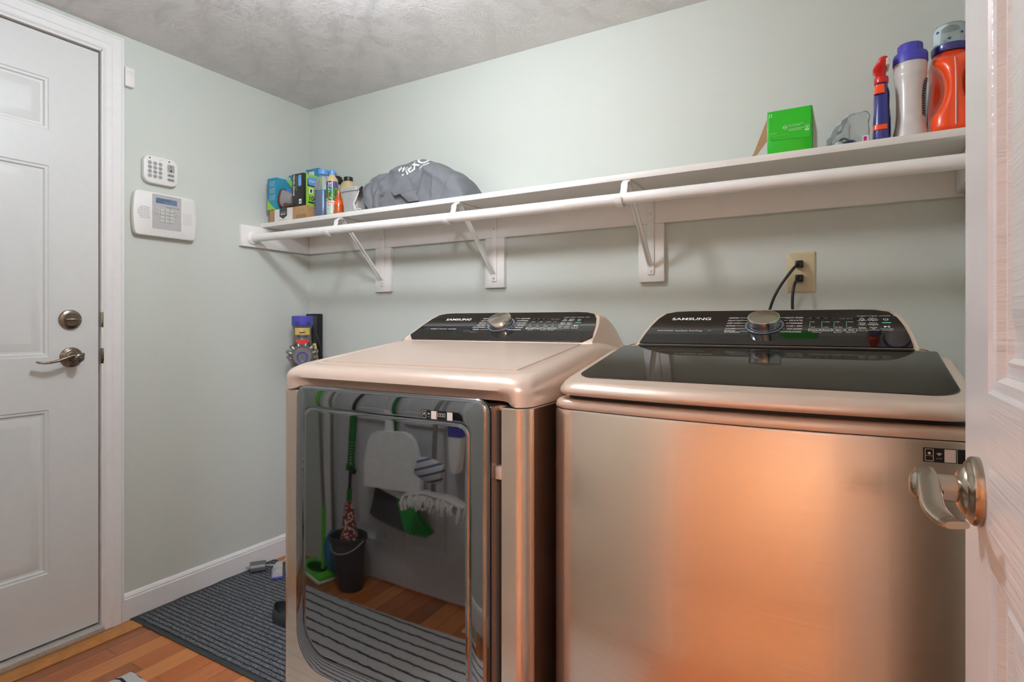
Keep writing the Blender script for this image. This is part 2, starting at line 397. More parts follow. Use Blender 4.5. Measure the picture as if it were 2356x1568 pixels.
def casing(name, pts, f, m='white', prof=((0, .008), (.006, .013), (.022, .014), (.026, .017), (.052, .019), (.057, .016), (.064, .015))):
    """three sided mitred casing. pts = (a0, a1, top) opening; f(a, z, d)"""
    a0, a1, tz = pts; b = MB(); rings = []
    pr = [(prof[0][0], 0)]+list(prof)+[(prof[-1][0], 0)]
    for k in range(4):
        ring = []
        for o_, d in pr:
            a, z = [(a0-o_, 0), (a0-o_, tz+o_), (a1+o_, tz+o_), (a1+o_, 0)][k]
            ring.append(f(a, z, d))
        rings.append(ring)
    b.loft(rings, m); return b.build(name, kind='structure', ang=20)
casing('trim_1', (DY0+.004, DY1+.004, 2.081), lambda a, z, d: (d, a, z))
casing('trim_2', (CX0, CX1, 2.03), lambda a, z, d: (a, YF+d, z))
casing('trim_3', (HX0, HX1, 2.05), lambda a, z, d: (a, YF+d, z))
b = MB()
for x0, x1 in ((HX0, HX0+.018), (HX1-.018, HX1)): b.box(x0, x1, -2.055, YF+.002, 0, 2.05, 'white')
b.box(HX0, HX1, -2.055, YF+.002, 2.032, 2.05, 'white'); struct(b, 'trim_4')
# jamb of the left door with its brown weatherstrip
b = MB()
b.box(-.1, .006, DY1-.002, DY1+.005, 0, DZ+.006, 'white'); b.box(-.1, .006, DY0-.005, DY0+.002, 0, DZ+.006, 'white')
b.box(-.1, .006, DY0, DY1, DZ-.002, DZ+.005, 'white')
b.box(-.09, -.022, DY1-.016, DY1-.001, 0, DZ-.002, 'brown_gap'); b.box(-.09, -.022, DY0, DY0+.015, 0, DZ-.002, 'brown_gap')
b.box(-.09, -.022, DY0, DY1, DZ-.016, DZ-.002, 'brown_gap')
jamb = struct(b, 'trim_5')
b = MB(); b.box(-.09, .03, DY0+.002, DY1-.002, .0, .021, 'alu', .004); b.box(-.05, -.02, DY0+.002, DY1-.002, .018, .027, 'blk'); struct(b, 'trim_6')
b = MB(); b.box(.032, .105, -1.93, -.002, .0005, .003, 'gold_oak'); struct(b, 'trim_7')
# baseboards
def baseboard(name, f, L):
    pr = [(0, 0), (.014, 0), (.014, .078), (.011, .082), (.012, .086), (.009, .092), (.004, .097), (0, .098)]
    b = MB(); b.loft([[f(0, d, z) for d, z in pr], [f(L, d, z) for d, z in pr]], 'white'); b.build(name, kind='structure', ang=20)
baseboard('baseboard_left', lambda t, d, z: (d, -.853+t, z), .853)
baseboard('baseboard_back', lambda t, d, z: (t, -d, z), XR)
baseboard('baseboard_right', lambda t, d, z: (XR-d, t-1.88, z), 1.88)
baseboard('baseboard_front', lambda t, d, z: (1.165+t, YF+d, z), .425)
# the hall behind the doorway
b = MB()
b.box(-.1, XR+1.0, -2.051, -2.05, 0, 2.44, 'hallwall') if False else None
b.box(.55, .65, -4.6, -2.05, 0, 2.44, 'hallwall'); b.box(3.5, 3.6, -4.6, -2.05, 0, 2.44, 'hallwall')
b.box(.55, 3.6, -4.7, -4.6, 0, 2.44, 'hallwall'); b.box(2.59, 3.6, -2.15, -2.05, 0, 2.44, 'hallwall')
struct(b, 'wall_hall')
b = MB(); b.box(.55, 3.6, -4.7, -2.05, 2.44, 2.54, 'white'); struct(b, 'ceiling_hall')

def panel_slab(b, W, Ht, panels, f, m, thick, prof=((0, 0), (.003, -.003), (.010, -.0035), (.014, -.009), (.021, -.0095), (.026, -.008), (.046, -.003), (.050, -.003))):
    us = sorted({0, W} | {p[0] for p in panels} | {p[1] for p in panels}); vs = sorted({0, Ht} | {p[2] for p in panels} | {p[3] for p in panels})
    for i in range(len(us)-1):
        for j in range(len(vs)-1):
            cu, cv = (us[i]+us[i+1])/2, (vs[j]+vs[j+1])/2
            if any(p[0] < cu < p[1] and p[2] < cv < p[3] for p in panels): continue
            b.faces([f(us[i], vs[j], 0), f(us[i+1], vs[j], 0), f(us[i+1], vs[j+1], 0), f(us[i], vs[j+1], 0)], [(0, 1, 2, 3)], m)
    for p in panels:
        rings = [[f(p[0]+o, p[2]+o, d), f(p[1]-o, p[2]+o, d), f(p[1]-o, p[3]-o, d), f(p[0]+o, p[3]-o, d)] for o, d in prof]
        b.loft(rings, m, cap0=False)
    c = [(0, 0), (W, 0), (W, Ht), (0, Ht)]
    b.loft([[f(u, v, 0) for u, v in c], [f(u, v, -thick) for u, v in c]], m, cap0=False)

def lever_handle(b, O, n, d, M='nickel', L=.125, rr=.037, drop=.010, thin=.0055, wid=.013, out=.056, lock=True, nr=.0145):
    """O on the door face, n outwards, d along the lever, z up"""
    O, n, d, z = Vector(O), Vector(n), Vector(d), Vector((0, 0, 1))
    Mx = Matrix((d, z, n)).transposed().to_4x4(); Mx.translation = O
    b.lathe([(0, 0), (rr, 0), (rr, .005), (rr*.96, .0075), (rr*.87, .009), (rr*.83, .0105), (rr*.72, .012), (rr*.67, .0145), (rr*.52, .0170), (nr+.002, .0180), (0, .0180)], M, n=48, M=Mx)
    b.lathe([(0, .015), (nr, .015), (nr, out-.008), (nr+.001, out-.005), (nr+.001, out+.002), (nr*.86, out+.005), (nr*.62, out+.007), (0, out+.008)], M, n=32, M=Mx)
    pts = []; N = 18; ws = []; ts = []
    for k in range(N+1):
        t = k/N
        zz = .0105*math.cos(t*math.pi*1.05)*(1-t*.2)-drop*sm(.15, .75, t)+.004*sm(.8, 1, t)
        oo = out-.007-.0*t+(-.012*sm(.55, 1, t))
        pts.append(O+d*(-.016+t*(L+.016))+z*zz+n*oo)
        ws.append(wid*(.95+.12*math.sin(math.pi*t))); ts.append(thin*(1.2-.5*t))
    b.tube(pts, .01, M, n=24, flat=(ws, ts), up=z)

# exterior door in the left wall
dW, dH = DY1-DY0-.014, 2.040
D0 = DY0+.007
f = lambda u, v, d: (-.006+d, D0+u, .028+v)
R_ = dW-.147; mid = dW/2
cols = [(mid+.057, R_), (dW-R_, mid-.057)]
pan = [(a, c, z0-.028, z1-.028) for a, c in cols for z0, z1 in ((.258, .808), (.985, 1.629), (1.749, 1.924))]
b = MB(); panel_slab(b, dW, dH, pan, f, 'door', .04); door1 = b.build('door_1', kind='structure', ang=20)
b = MB(); lever_handle(b, (-.006, -1.013, .982), (1, 0, 0), (0, -1, 0), 'nickel_d', L=.112, rr=.034, drop=.006, wid=.0085, thin=.0045, out=.06)
b.lathe([(0, .05), (.0085, .05), (.0085, .066), (.007, .068), (0, .068)], 'nickel_d', c=(0, -1.013, .982), axis='x'); b.box(.067, .0715, -1.0175, -1.0085, .9805, .9835, 'nickel', .0008)
b.build('door_handle', door1, ang=30)
b = MB(); b.lathe([(0, 0), (.034, 0), (.034, .004), (.032, .009), (.026, .012), (.022, .0125), (.020, .010), (0, .010)], 'nickel_d', c=(-.006, -1.016, 1.112), axis='x', n=40)
b.lathe([(0, .004), (.0215, .004), (.0215, .0065), (0, .0065)], 'nickel_d', c=(0, -1.016, 1.112), axis='x', n=40)
b.tube([(.018, -1.038, 1.1125), (.021, -1.026, 1.112), (.022, -1.016, 1.1115), (.021, -1.006, 1.112), (.018, -.996, 1.1125)], .006, 'nickel_d', flat=([.004, .008, .009, .008, .004], [.002, .004, .0045, .004, .002]))
b.build('deadbolt', door1)
b = MB(); b.box(-.003, .0065, DY1-.004, DY1+.0058, .955, 1.01, 'nickel_d', .001); b.box(.003, .0085, DY1-.001, DY1+.009, .963, 1.002, 'nickel_d', .002); b.box(-.003, .0065, DY1-.003, DY1+.0055, 1.085, 1.14, 'nickel', .001)
b.build('strike_plate', jamb)
# closet door in the front wall
cW = CX1-CX0-.008; f = lambda u, v, d: (CX0+.004+u, YF-.012+d, .012+v); m_ = cW/2
pan = [(a, c, z0, z1) for a, c in ((.10, m_-.05), (m_+.05, cW-.10)) for z0, z1 in ((.17, .70), (.86, 1.60), (1.70, 1.90))]
b = MB(); panel_slab(b, cW, 2.0, pan, f, 'door2', .035, prof=((0, 0), (.004, -.006), (.014, -.010), (.02, -.012), (.03, -.012), (.06, -.002), (.064, -.002))); b.build('door_2', kind='structure', ang=20)
# open door at the right, hinged on the doorway, standing at a right angle to it
PX, PY1, PY0 = 2.4195, -1.176, -1.925
pW = PY1-PY0; f = lambda u, v, d: (PX-d, PY0+u, .012+v); S_ = .112
pan = [(a, c, z0-.012, z1-.012) for a, c in ((S_, pW/2-.05), (pW/2+.05, pW-S_)) for z0, z1 in ((.22, .880), (1.035, 1.63), (1.74, 1.92))]
def m_grain():
    t = NT('embossed_white_door'); v = t.coord('Object', (30, 3.2, 105)); n = t.noise(v, 1, 3, .55, .5)
    v2 = t.coord('Object', (30, 160, 2.5)); n2 = t.noise(v2, 1, 3, .6)
    tc = t.N('TexCoord'); sp = t.N('SeparateXYZ'); t.L(tc.outputs['Object'], sp.inputs[0])
    # grain lies flat along the lock rail, upright on the stiles
    y1 = t.math('LESS_THAN', sp.outputs[1], PY1-(PY0+PY1)/2-S_-.003)
    k = t.N('Mix', data_type='FLOAT'); t.L(y1, k.inputs[0]); t.L(t.math('MULTIPLY', n2, .25), k.inputs[2]); t.L(n, k.inputs[3])
    t.b.inputs['Base Color'].default_value = S('#dad7d6'); t.b.inputs['Roughness'].default_value = .32
    t.bump(k.outputs[0], .55, .003); return t.m
M_['grain'] = m_grain()
b = MB(); panel_slab(b, pW, 2.025, pan, f, 'grain', .035, prof=((0, 0), (.004, -.003), (.012, -.004), (.016, -.010), (.026, -.010), (.030, -.008), (.034, -.012), (.044, -.012), (.07, -.003), (.075, -.003)))
door3 = b.build('door_3', kind='structure', ang=20)
b = MB(); O = (PX, -1.250, .9365); lever_handle(b, O, (-1, 0, 0), (0, -1, 0), 'nickel', L=.094, rr=.0328, drop=.005, wid=.0090, thin=.0045, out=.0485, nr=.0128)
b.lathe([(0, -.0005), (.0028, -.0005), (.0028, .0006), (.0016, .0006), (0, .0004)], 'blk', c=(PX-.032, -1.250-.0128, .9345), axis='y', n=16)
b.build('door_handle', door3, ang=30)

# ------------------------------------------------------------------ the lamps
def dome(name, x, y, z, r, m, label):
    t = thing(name, (x, y, z), label, 'lamp')
    b = MB(); b.lathe([(0, 0), (.05, 0), (.05, -.010), (.02, -.018), (.018, -.05), (.024, -.06), (0, -.06)], 'nickel', c=(x, y, z)); b.build('lamp_base', t)
    b = MB(); b.lathe([(0, -.055-2*r)]+[(r*math.sin(a*math.pi/24), -.055-r-r*math.cos(a*math.pi/24)) for a in range(1, 23)]+[(.02, -.054), (0, -.054)], m, c=(x, y, z), n=40); b.build('lamp_shade', t)
dome('ceiling_or_fill_lamp', 1.25, -1.02, H, .075, 'lamp', 'round glass ceiling lamp in the middle of the laundry room')
dome('ceiling_or_fill_lamp', 3.1, -3.2, 2.44, .12, 'hall_fill', 'added unseen fill lamp, a round glass dome in the hall behind the doorway')  # added fill light, brightens the laundry room through the doorway

# ------------------------------------------------------------------ laundry machines
def console_sections(b, xc, y0, z0, mat_, hw=.281, yb=-.29, top=.951, base=.940):
    """the raised console: slices across x, each slice a side profile"""
    def u(a):
        e = hw-a; T = ((0, 0), (.006, .34), (.012, .56), (.022, .78), (.036, .93), (.06, .985), (.09, 1))
        if e <= 0: return 0
        for (p, q), (r, s) in zip(T, T[1:]):
            if e <= r: return q+(s-q)*(e-p)/(r-p)
        return 1
    def sec(x):
        a = abs(x-xc); k = u(a); zf = z0-.03*max(0, (a-hw)/(.339-hw))**2
        yT, zT = y0+.138*k, zf+.082*k
        P = [(x, y0+.012, base), (x, y0, zf-.02), (x, y0, zf-.003), (x, y0+.003, zf)]
        P += [(x, y0+.003+(yT-y0-.003)*i/4, zf+(zT-zf)*i/4) for i in range(1, 5)]
        for i in range(1, 15):
            q = i/14*math.pi/2
            P.append((x, yT+(yb-yT)*math.sin(q), top+(zT-top)*math.cos(q)))
        P.append((x, yb, base)); return P
    xs = [-.339, -.335, -.328, -hw-.012, -hw-.001]+[-hw+e for e in (.0, .003, .006, .009, .012, .017, .022, .029, .036, .048, .06, .075, .09)]+[-.15, -.1, -.05, 0]
    xs = xs+[-x for x in xs[-2::-1]]
    b.loft([sec(xc+x) for x in xs], mat_)
    return u
def console_map(xc, y0, z0, off=0):
    c, s_ = .8597, .5108; q = .918
    return lambda dx, s, o=off: (xc+dx, y0+s*q*c-o*s_, z0+s*q*s_+o*c)
def console_glass(b, f, u, chamfer=False, hw=.281, xo=0):
    L = .1749; top = []
    n = 60; E2 = [.0, .002, .004, .006, .009, .012, .017, .022, .029, .036, .048, .06, .075, .09]
    for a in [-hw+.007+e for e in E2]+[0]+[hw-.007-e for e in E2[::-1]]: top.append((a, max(.003, L*u(abs(a)+.007)-.007)))
    pts = [(-hw+.030, .003), (hw-.030, .003), (hw-.008, .028)]+[p for p in top[::-1] if p[1] > .036]+[(-hw+.008, .028)] if chamfer else [(-hw+.009, .003), (hw-.009, .003)]+top[::-1][1:-1]
    b.loft([[f(x, s, .0002) for x, s in pts], [f(x, s, .0018) for x, s in pts]], 'bglass')
def knob(c, f, dx, s, parent):
    n = (Vector(f(0, 0, 1))-Vector(f(0, 0, 0))); yv = (Vector(f(0, 1, 0))-Vector(f(0, 0, 0))); xv = Vector((1, 0, 0))
    Mx = Matrix((xv, yv, n)).transposed().to_4x4(); Mx.translation = Vector(f(dx, s, .0018))
    b = MB(); b.lathe([(.0335, 0), (.0345, .001), (.0345, .022), (.0335, .0235), (.0325, .0235)], 'chrome', n=64, M=Mx)
    b.lathe([(0, .0238), (.031, .0238), (.0328, .0232)], 'spun', n=64, M=Mx)
    k = b.build('knob', parent)
    b = MB(); b.lathe([(.0365, 0), (.0365, .0022), (.041, .0022), (.041, 0)], 'ring', n=64, M=Mx); b.build('dial_ring', parent, label='silver blue ring around the dial')
def console_print(f, rows_l, rows_r, name, parent, washer=True):
    b = MB(); g = lambda x0, s0: (lambda u, v: f(x0+u, s0+v, .0022))
    b.text('SAMSUNG', .0175, 'print', g(-.218, .119), sx=1.18, bold=.015)
    b.build('logo_print', parent, recalc=False); b = MB()
    if washer: b.text('ActiveWaterJet  SuperSpeed  SmartThings', .0078, 'print', g(-.242, .062), sx=.80)
    else: b.text('MultiSteam\u2122  Vent Sensor  SmartThings', .0078, 'print', g(-.242, .062), sx=.74)
    if washer: b.faces([f(-.124, .0605, .0022), f(-.114, .0605, .0022), f(-.114, .0705, .0022), f(-.124, .0705, .0022)], [(0, 1, 2, 3)], 'grayp')
    b.build('feature_print', parent, recalc=False); b = MB()
    def seg(x0, x1, s, t=.0011, m='print'): b.faces([f(x0, s, .0022), f(x1, s, .0022), f(x1, s+t, .0022), f(x0, s+t, .0022)], [(0, 1, 2, 3)], m)
    def vseg(x, s0, s1, t=.0008, m='print'): b.faces([f(x, s0, .0022), f(x+t, s0, .0022), f(x+t, s1, .0022), f(x, s1, .0022)], [(0, 1, 2, 3)], m)
    for i, (tx, x0, x1) in enumerate(rows_l):
        s_ = .1262-.0133*i
        if '/' in tx:
            a, c_ = tx.split('/'); b.text(a+'/', .0078, 'print', g(x0, s_+.0035), sx=.68); b.text(c_, .0078, 'print', g(x0, s_-.0035), sx=.68)
        else: b.text(tx, .0085, 'print', g(x0, s_), sx=.66)
        seg(x1, -.040+.006*math.cos(i*1.2), s_+.0028)
    b.build('cycle_print', parent, recalc=False); b = MB()
    for i, (tx, x1) in enumerate(rows_r):
        s_ = .1262-.0133*i
        b.text(tx, .0085, 'print', g(.0755, s_), sx=.66, align='RIGHT'); seg(.037-.008*(i in (0, 5)), x1, s_+.0028)
    b.build('cycle_print', parent, recalc=False); b = MB()
    # status icons, clock window, indicator columns and buttons
    for i in range(6):
        x = .0895+.0078*i
        if i % 2: b.lathe([(0, 0), (.0020, 0)], 'grayp', M=Matrix.Translation(f(x, .127, .0022)), n=10)
        else: b.faces([f(x-.002, .125, .0022), f(x+.002, .125, .0022), f(x+.002, .129, .0022), f(x-.002, .129, .0022)], [(0, 1, 2, 3)], 'grayp')
    b.text('88:88', .013, 'grayp', g(.146, .119), sx=.9)
    names = [('Temp.', 'Hot', 'Cold'), ('Rinse', '5 times', '1 time'), ('Spin', 'High', 'No Spin'), ('Soil', 'Heavy', 'Light')] if washer else \
            [('Dryness', 'More', 'Less'), ('Temp.', 'High', 'Low'), ('Time', '60 min', '20 min'), ('Wrinkle', 'On', 'Off')]
    for i, (nm, hi, lo) in enumerate(names):
        x = .0895+.0233*i
        for j in range(5):
            s_ = .1085-.0063*j; b.faces([f(x, s_, .0022), f(x+.0014, s_, .0022), f(x+.0014, s_+.002, .0022), f(x, s_+.002, .0022)], [(0, 1, 2, 3)], 'printg')
        b.text(hi, .0052, 'print', g(x+.003, .1075), sx=.8); b.text(lo, .0052, 'print', g(x+.003, .0825), sx=.8)
        X0, X1, S0, S1 = x-.0015, x+.0202, .0655, .0777
        o = rrect(X0, X1, S0, S1, .003, 4); inn = rrect(X0+.0008, X1-.0008, S0+.0008, S1-.0008, .0024, 4)
        b.loft([[f(p[0], p[1], .0022) for p in o], [f(p[0], p[1], .0022) for p in inn]], 'print', cap0=False, cap1=False)
        b.text(nm, .0078, 'print', g((X0+X1)/2, .0692), sx=.9, align='CENTER')
    for x, tx in ((.105, 'Child Lock'), (.144, 'Spin Only'), (.168, 'Smart Care')): b.text(tx, .0046, 'print', g(x, .0595), sx=.85, align='CENTER')
    b.build('option_print', parent, recalc=False); b = MB()
    lab = [(('Pre', 'Soak'), ('Fabric', 'Softener')), (('Delay', 'End'), ('Smart', 'Control')), (('Super', 'Speed'), ('Deep', 'Fill'))] if washer else \
          [(('Eco', 'Dry'), ('Adjust', 'Time +')), (('Damp', 'Alert'), ('Adjust', 'Time -')), (('Drum', 'Light'), ('Smart', 'Monitor'))]
    for i, row in enumerate(lab):
        s_ = .1215-.0203*i
        for j, (a, c_) in enumerate(row):
            x = .189+.0197*j
            b.text(a, .0062, 'print', g(x, s_+.001), sx=.95, align='CENTER'); b.text(c_, .0062, 'print', g(x, s_-.005), sx=.95, align='CENTER')
            seg(x-.009, x+.0088, s_+.0135, .0009); seg(x-.001, x+.001, s_+.0105, .0016, 'printg')
    seg(.2, .2185, .0715, .0009); b.text('Alarm Off', .0046, 'print', g(.190, .068), sx=.85, align='CENTER')
    b.build('extra_print', parent, recalc=False); b = MB()
    seg(.2205, .241, .1348); seg(.2232, .2425, .0715, .001); seg(.2245, .2405, .1035, .0022, 'printg')
    Mx = f(.2315, .1195, .0022); ring = [(.0046*math.cos(a), .0046*math.sin(a)) for a in [math.radians(120+300*i/20) for i in range(21)]]
    b.loft([[f(.2315+x*q, .1195+y*q, .0022) for x, y in ring] for q in (1, .78)], 'print', closed=False)
    vseg(.2311, .1185, .1245)
    b.faces([f(.2275, .083, .0022), f(.2275, .091, .0022), f(.2335, .087, .0022)], [(0, 1, 2)], 'print'); vseg(.2345, .083, .091, .001); vseg(.2368, .083, .091, .001)
    b.text('Hold to Start', .005, 'print', g(.2325, .0765), sx=.85, align='CENTER'); b.text('(3 sec)', .0046, 'print', g(.245, .134), sx=.85)
    b.build(name, parent, recalc=False)

# --- washer
WX0, WX1, WB = 1.808, 2.492, -.28
t_w = thing('washing_machine', (2.15, -.62, 0), 'champagne top-load washing machine with a dark glass lid, under the wall outlet', 'washing machine')
def w_out(z, ins=0, yf=-.948, bow=.030, r=.035, yb=WB, x0=WX0, x1=WX1):
    P = rrect(x0+ins, x1-ins, yf+ins, yb-ins, r, 8, 24); out = []
    xc = (x0+x1)/2; hw = (x1-x0)/2
    for x, y in P:
        k = max(0, min(1, (yb-y)/(yb-yf))); k = k**3
        out.append((x, y-bow*(1-((x-xc)/hw)**2)*k, z))
    return out
b = MB(); b.loft([w_out(.025, .002), w_out(.05), w_out(.5), w_out(.930), w_out(.9335, .002)], 'brushed', cap0=True, cap1=True); b.build('cabinet', t_w, ang=40)
b = MB()
b.loft([w_out(.9338, .006), w_out(.9352, .0015), w_out(.939, 0), w_out(.947, .002), w_out(.9515, .006), w_out(.9525, .012)], 'champ', cap0=False, cap1=True)
b.loft([w_out(.9525, .022), w_out(.962, .022)], 'blk'); b.build('cabinet_top', t_w, ang=50)
for x, y in ((WX0+.06, WB-.07), (WX1-.06, WB-.07), (WX0+.06, -.87), (WX1-.06, -.87)):
    b = MB(); b.lathe([(0, 0), (.02, 0), (.022, .008), (.014, .01), (.012, .03), (0, .03)], 'rubber', c=(x, y, 0), n=20); b.build('foot', t_w)
def lid_z(y, y0=-.93, sl=.182, ye=-.60): return sl*max(0, min(y, ye)-y0)
b = MB()
def lid_out(z, ins, k): 
    P = w_out(z, ins, yf=-.952, bow=.028, r=.045, yb=-.611, x0=1.816, x1=2.484)
    return [(x, y, zz+lid_z(y)*k) for x, y, zz in P]
prof = [(.9600, .020, .0), (.9602, .010, .02), (.9615, .004, .05), (.965, .0005, .25), (.969, .0, .5), (.974, .002, .8), (.980, .0065, .95), (.9845, .012, 1), (.9865, .019, 1)]
# a fine grid top so that the slope stays clean
b.loft([lid_out(*p) for p in prof], 'champ', cap0=True, cap1=True); lid = b.build('lid', t_w, ang=60)
b = MB(); go = rrect(1.842, 2.458, -.905, -.6125, (.04, .04, .004, .004), 8, 16)
def lidtop(x, y, o): return (x, y, .9865+lid_z(y)+o)
# lid deck strip under the glass, then the glass itself
b.loft([[lidtop(x, y, -.0015) for x, y in go], [lidtop(x, y, .0008) for x, y in go], [lidtop(x+(2.15-x)*.004, y+(-.77-y)*.004, .0012) for x, y in go]], 'lidglass'); b.build('lid_glass', lid, ang=8)
b = MB(); U = console_sections(b, 2.15, -.605, 1.049, 'champ'); cons = b.build('console', t_w, ang=40)
fw = console_map(2.15, -.605, 1.049)
b = MB(); b.box(1.876, 2.424, -.6085, -.6035, 1.043, 1.0485, 'blk', .0015); b.build('lower_strip', cons)
b = MB(); console_glass(b, fw, U); panel = b.build('console_glass', cons)
console_print(fw, [('NORMAL', -.083, -.0585), ('HEAVY DUTY', -.0835, -.050), ('DEEP WASH', -.084, -.0535), ('WHITES', -.0845, -.0635), ('COLORS', -.085, -.0635), ('BEDDING/WATERPROOF', -.0855, -.049)],
              [('QUICK WASH', .0400), ('DELICATES', .0445), ('ACTIVEWEAR', .0385), ('RINSE + SPIN', .0405), ('SELF CLEAN', .0405), ('DOWNLOADED', .034)], 'start_print', cons)
knob(None, fw, -.0022, .091, cons)
# sticker on the washer front (the square code is left out)
def sticker(name, parent, x0, x1, z0, z1, yf, both=True):
    b = MB(); f = lambda u, v, o=.0006: (x0+u, yf(x0+u)-o, z0+v); W, h = x1-x0, z1-z0
    b.faces([f(0, 0, .0003), f(W, 0, .0003), f(W, h, .0003), f(0, h, .0003)], [(0, 1, 2, 3)], 'blk')
    o = rrect(.002, .012, .0015, h-.0015, .001, 3); i = rrect(.0026, .0114, .0021, h-.0021, .0007, 3)
    b.loft([[f(*p) for p in o], [f(*p) for p in i]], 'print', cap0=False, cap1=False)
    b.faces([f(.007+.0018*math.cos(a*math.pi/6), h*.62+.0018*math.sin(a*math.pi/6)) for a in range(12)], [tuple(range(12))], 'print')
    b.text('SmartThings', .0017, 'print', lambda u, v: f(.007+u, h*.42+v), align='CENTER')
    for r in (.001, .0024, .0038):
        arc = [math.radians(45+90*k/8) for k in range(9)]
        b.loft([[f(.0185+q*math.cos(a), h*.45+q*math.sin(a)) for a in arc] for q in (r, r+.0007)], 'print', closed=False)
    for k in range(3): b.faces([f(.0155+.0025*k+dx, h*.25+dz) for dx, dz in ((0, 0), (.0009, 0), (.0009, .0009), (0, .0009))], [(0, 1, 2, 3)], 'print')
    b.faces([f(.0245, .001), f(.0375, .001), f(.0375, h-.001), f(.0245, h-.001)], [(0, 1, 2, 3)], 'cardw')
    b.faces([f(.0387, 0), f(.0392, 0), f(.0392, h), f(.0387, h)], [(0, 1, 2, 3)], 'print')
    if W > .06:
        for q in (.041, .0475, .054):
            o = rrect(q, q+.005, .007, .0135, .001, 3); i = rrect(q+.0006, q+.0044, .0076, .0129, .0007, 3)
            b.loft([[f(*p) for p in o], [f(*p) for p in i]], 'print', cap0=False, cap1=False)
        b.faces([f(.0635, .001), f(.0765, .001), f(.0765, h-.001), f(.0635, h-.001)], [(0, 1, 2, 3)], 'cardw')
    b.build(name, parent, recalc=False)
sticker('sticker', t_w, 2.403, 2.455, .9035, .9235, lambda x: -.948-.030*(1-((x-2.15)/.342)**2))

# --- dryer
DX0, DX1, DB, DF, DC = 1.113, 1.797, -.29, -1.026, 1.455
t_d = thing('clothes_dryer', (1.455, -.66, 0), 'champagne front-load dryer with a smoked glass door, left of the washing machine', 'dryer')
def d_out(z, ins=0, cut=0, dz0=.25, r=.024, cx=(1.7215, 1.745)):
    P = []
    for x, y in rrect(DX0+ins, DX1-ins, DF+ins, DB-ins, r, 8, 1): P.append([x, y, z])
    # front notch vertices between the two front corners
    i = max(k for k, p in enumerate(P) if p[1] < DF+ins+1e-4 and p[0] < DC)
    P[i+1:i+1] = [[cx[0], DF+ins, z], [cx[0]+.004, DF+ins+cut, z], [cx[1]-.004, DF+ins+cut, z], [cx[1], DF+ins, z]]
    return [tuple(p) for p in P]
b = MB(); b.loft([d_out(.025, .003), d_out(.03), d_out(.262), d_out(.266, 0, .026), d_out(.6, 0, .026), d_out(.9365, 0, .026), d_out(.9385, .0015, .026)], 'brushed', cap1=True)
b.build('cabinet', t_d, ang=35)
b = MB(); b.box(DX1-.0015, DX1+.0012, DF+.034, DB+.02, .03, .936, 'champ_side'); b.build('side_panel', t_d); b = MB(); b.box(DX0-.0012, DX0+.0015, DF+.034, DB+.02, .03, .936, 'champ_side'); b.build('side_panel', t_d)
for x, y in ((DX0+.06, DB-.07), (DX1-.06, DB-.07), (DX0+.06, -.94), (DX1-.06, -.94)):
    b = MB(); b.lathe([(0, 0), (.02, 0), (.022, .008), (.014, .01), (.012, .03), (0, .03)], 'rubber', c=(x, y, 0), n=20); b.build('foot', t_d)
def dz(y, y0=-1.0, sl=.13, ye=-.62): return sl*max(0, min(y, ye)-y0)-(max(0, y-ye)/.33)**1.5*.055
def cap_out(z, ins, k, cove=0, r=.036):
    P = rrect(DX0-.001+ins, DX1+.001-ins, DF-.003+ins, DB-ins, r, 8, 64); out = []
    for x, y in P:
        n = sm(1.150, 1.195, x)*(1-sm(1.725, 1.778, x))
        yy = y + (cove*n if y < -1.0 else 0)
        out.append((x, yy, z+dz(y)*k + (.016*n*(1 if cove else 0) if y < -1.0 and z < .945 else 0)))
    return out
b = MB()
prof = [(.9398, .002, 0, .030), (.9405, 0, 0, .030), (.948, 0, .05, .027), (.957, 0, .1, .020), (.965, 0, .25, .008), (.970, 0, .4, 0), (.977, .0015, .6, 0), (.984, .005, .8, 0), (.990, .011, .92, 0), (.9945, .019, 1, 0), (.9975, .029, 1, 0), (.9985, .040, 1, 0), (.9985, .046, 1, 0), (.9965, .048, 1, 0), (.9965, .052, 1, 0)]
b.loft([cap_out(z, i, k, c) for z, i, k, c in prof], 'champ', cap0=True, cap1=False)
ci, cr = .052, .012; cx0, cx1, cy0, cy1 = DX0-.001+ci, DX1+.001-ci, DF-.003+ci, DB-ci
ys = [cy0+cr*(1-math.cos(math.pi/2*k/5)) for k in range(6)]+[cy0+cr+(cy1-cy0-2*cr)*k/40 for k in range(1, 41)]+[cy1-cr+cr*math.sin(math.pi/2*k/5) for k in range(1, 6)]
rows = []
for y in ys:
    e = max(0, cr-(y-cy0), cr-(cy1-y)); e = min(e, cr); i_ = cr-math.sqrt(max(0, cr*cr-e*e)); z = .9965+dz(y)
    rows.append([(cx0-.001+i_, y, z), ((cx0+cx1)/2, y, z), (cx1+.001-i_, y, z)])
b.loft(rows, 'champ', closed=False)
b.build('worktop', t_d, ang=60)
b = MB(); U = console_sections(b, DC, -.618, 1.050, 'champ', hw=.306, yb=-.30); cons = b.build('console', t_d, ang=40)
fd = console_map(DC, -.618, 1.050)
b = MB(); console_glass(b, fd, U, True, .306); b.build('console_glass', cons)
console_print(fd, [('NORMAL', -.083, -.0585), ('HEAVY DUTY', -.0835, -.050), ('BEDDING', -.084, -.0575), ('PERM PRESS', -.0845, -.051), ('STEAM SANITIZE+', -.0935, -.047), ('REFRESH', -.0855, -.0605)],
              [('DELICATES', .0445), ('ACTIVEWEAR', .0425), ('QUICK DRY', .0445), ('TIME DRY', .047), ('AIR FLUFF', .0455), ('DOWNLOADED', .034)], 'start_print', cons, washer=False)
knob(None, fd, -.0022, .091, cons)
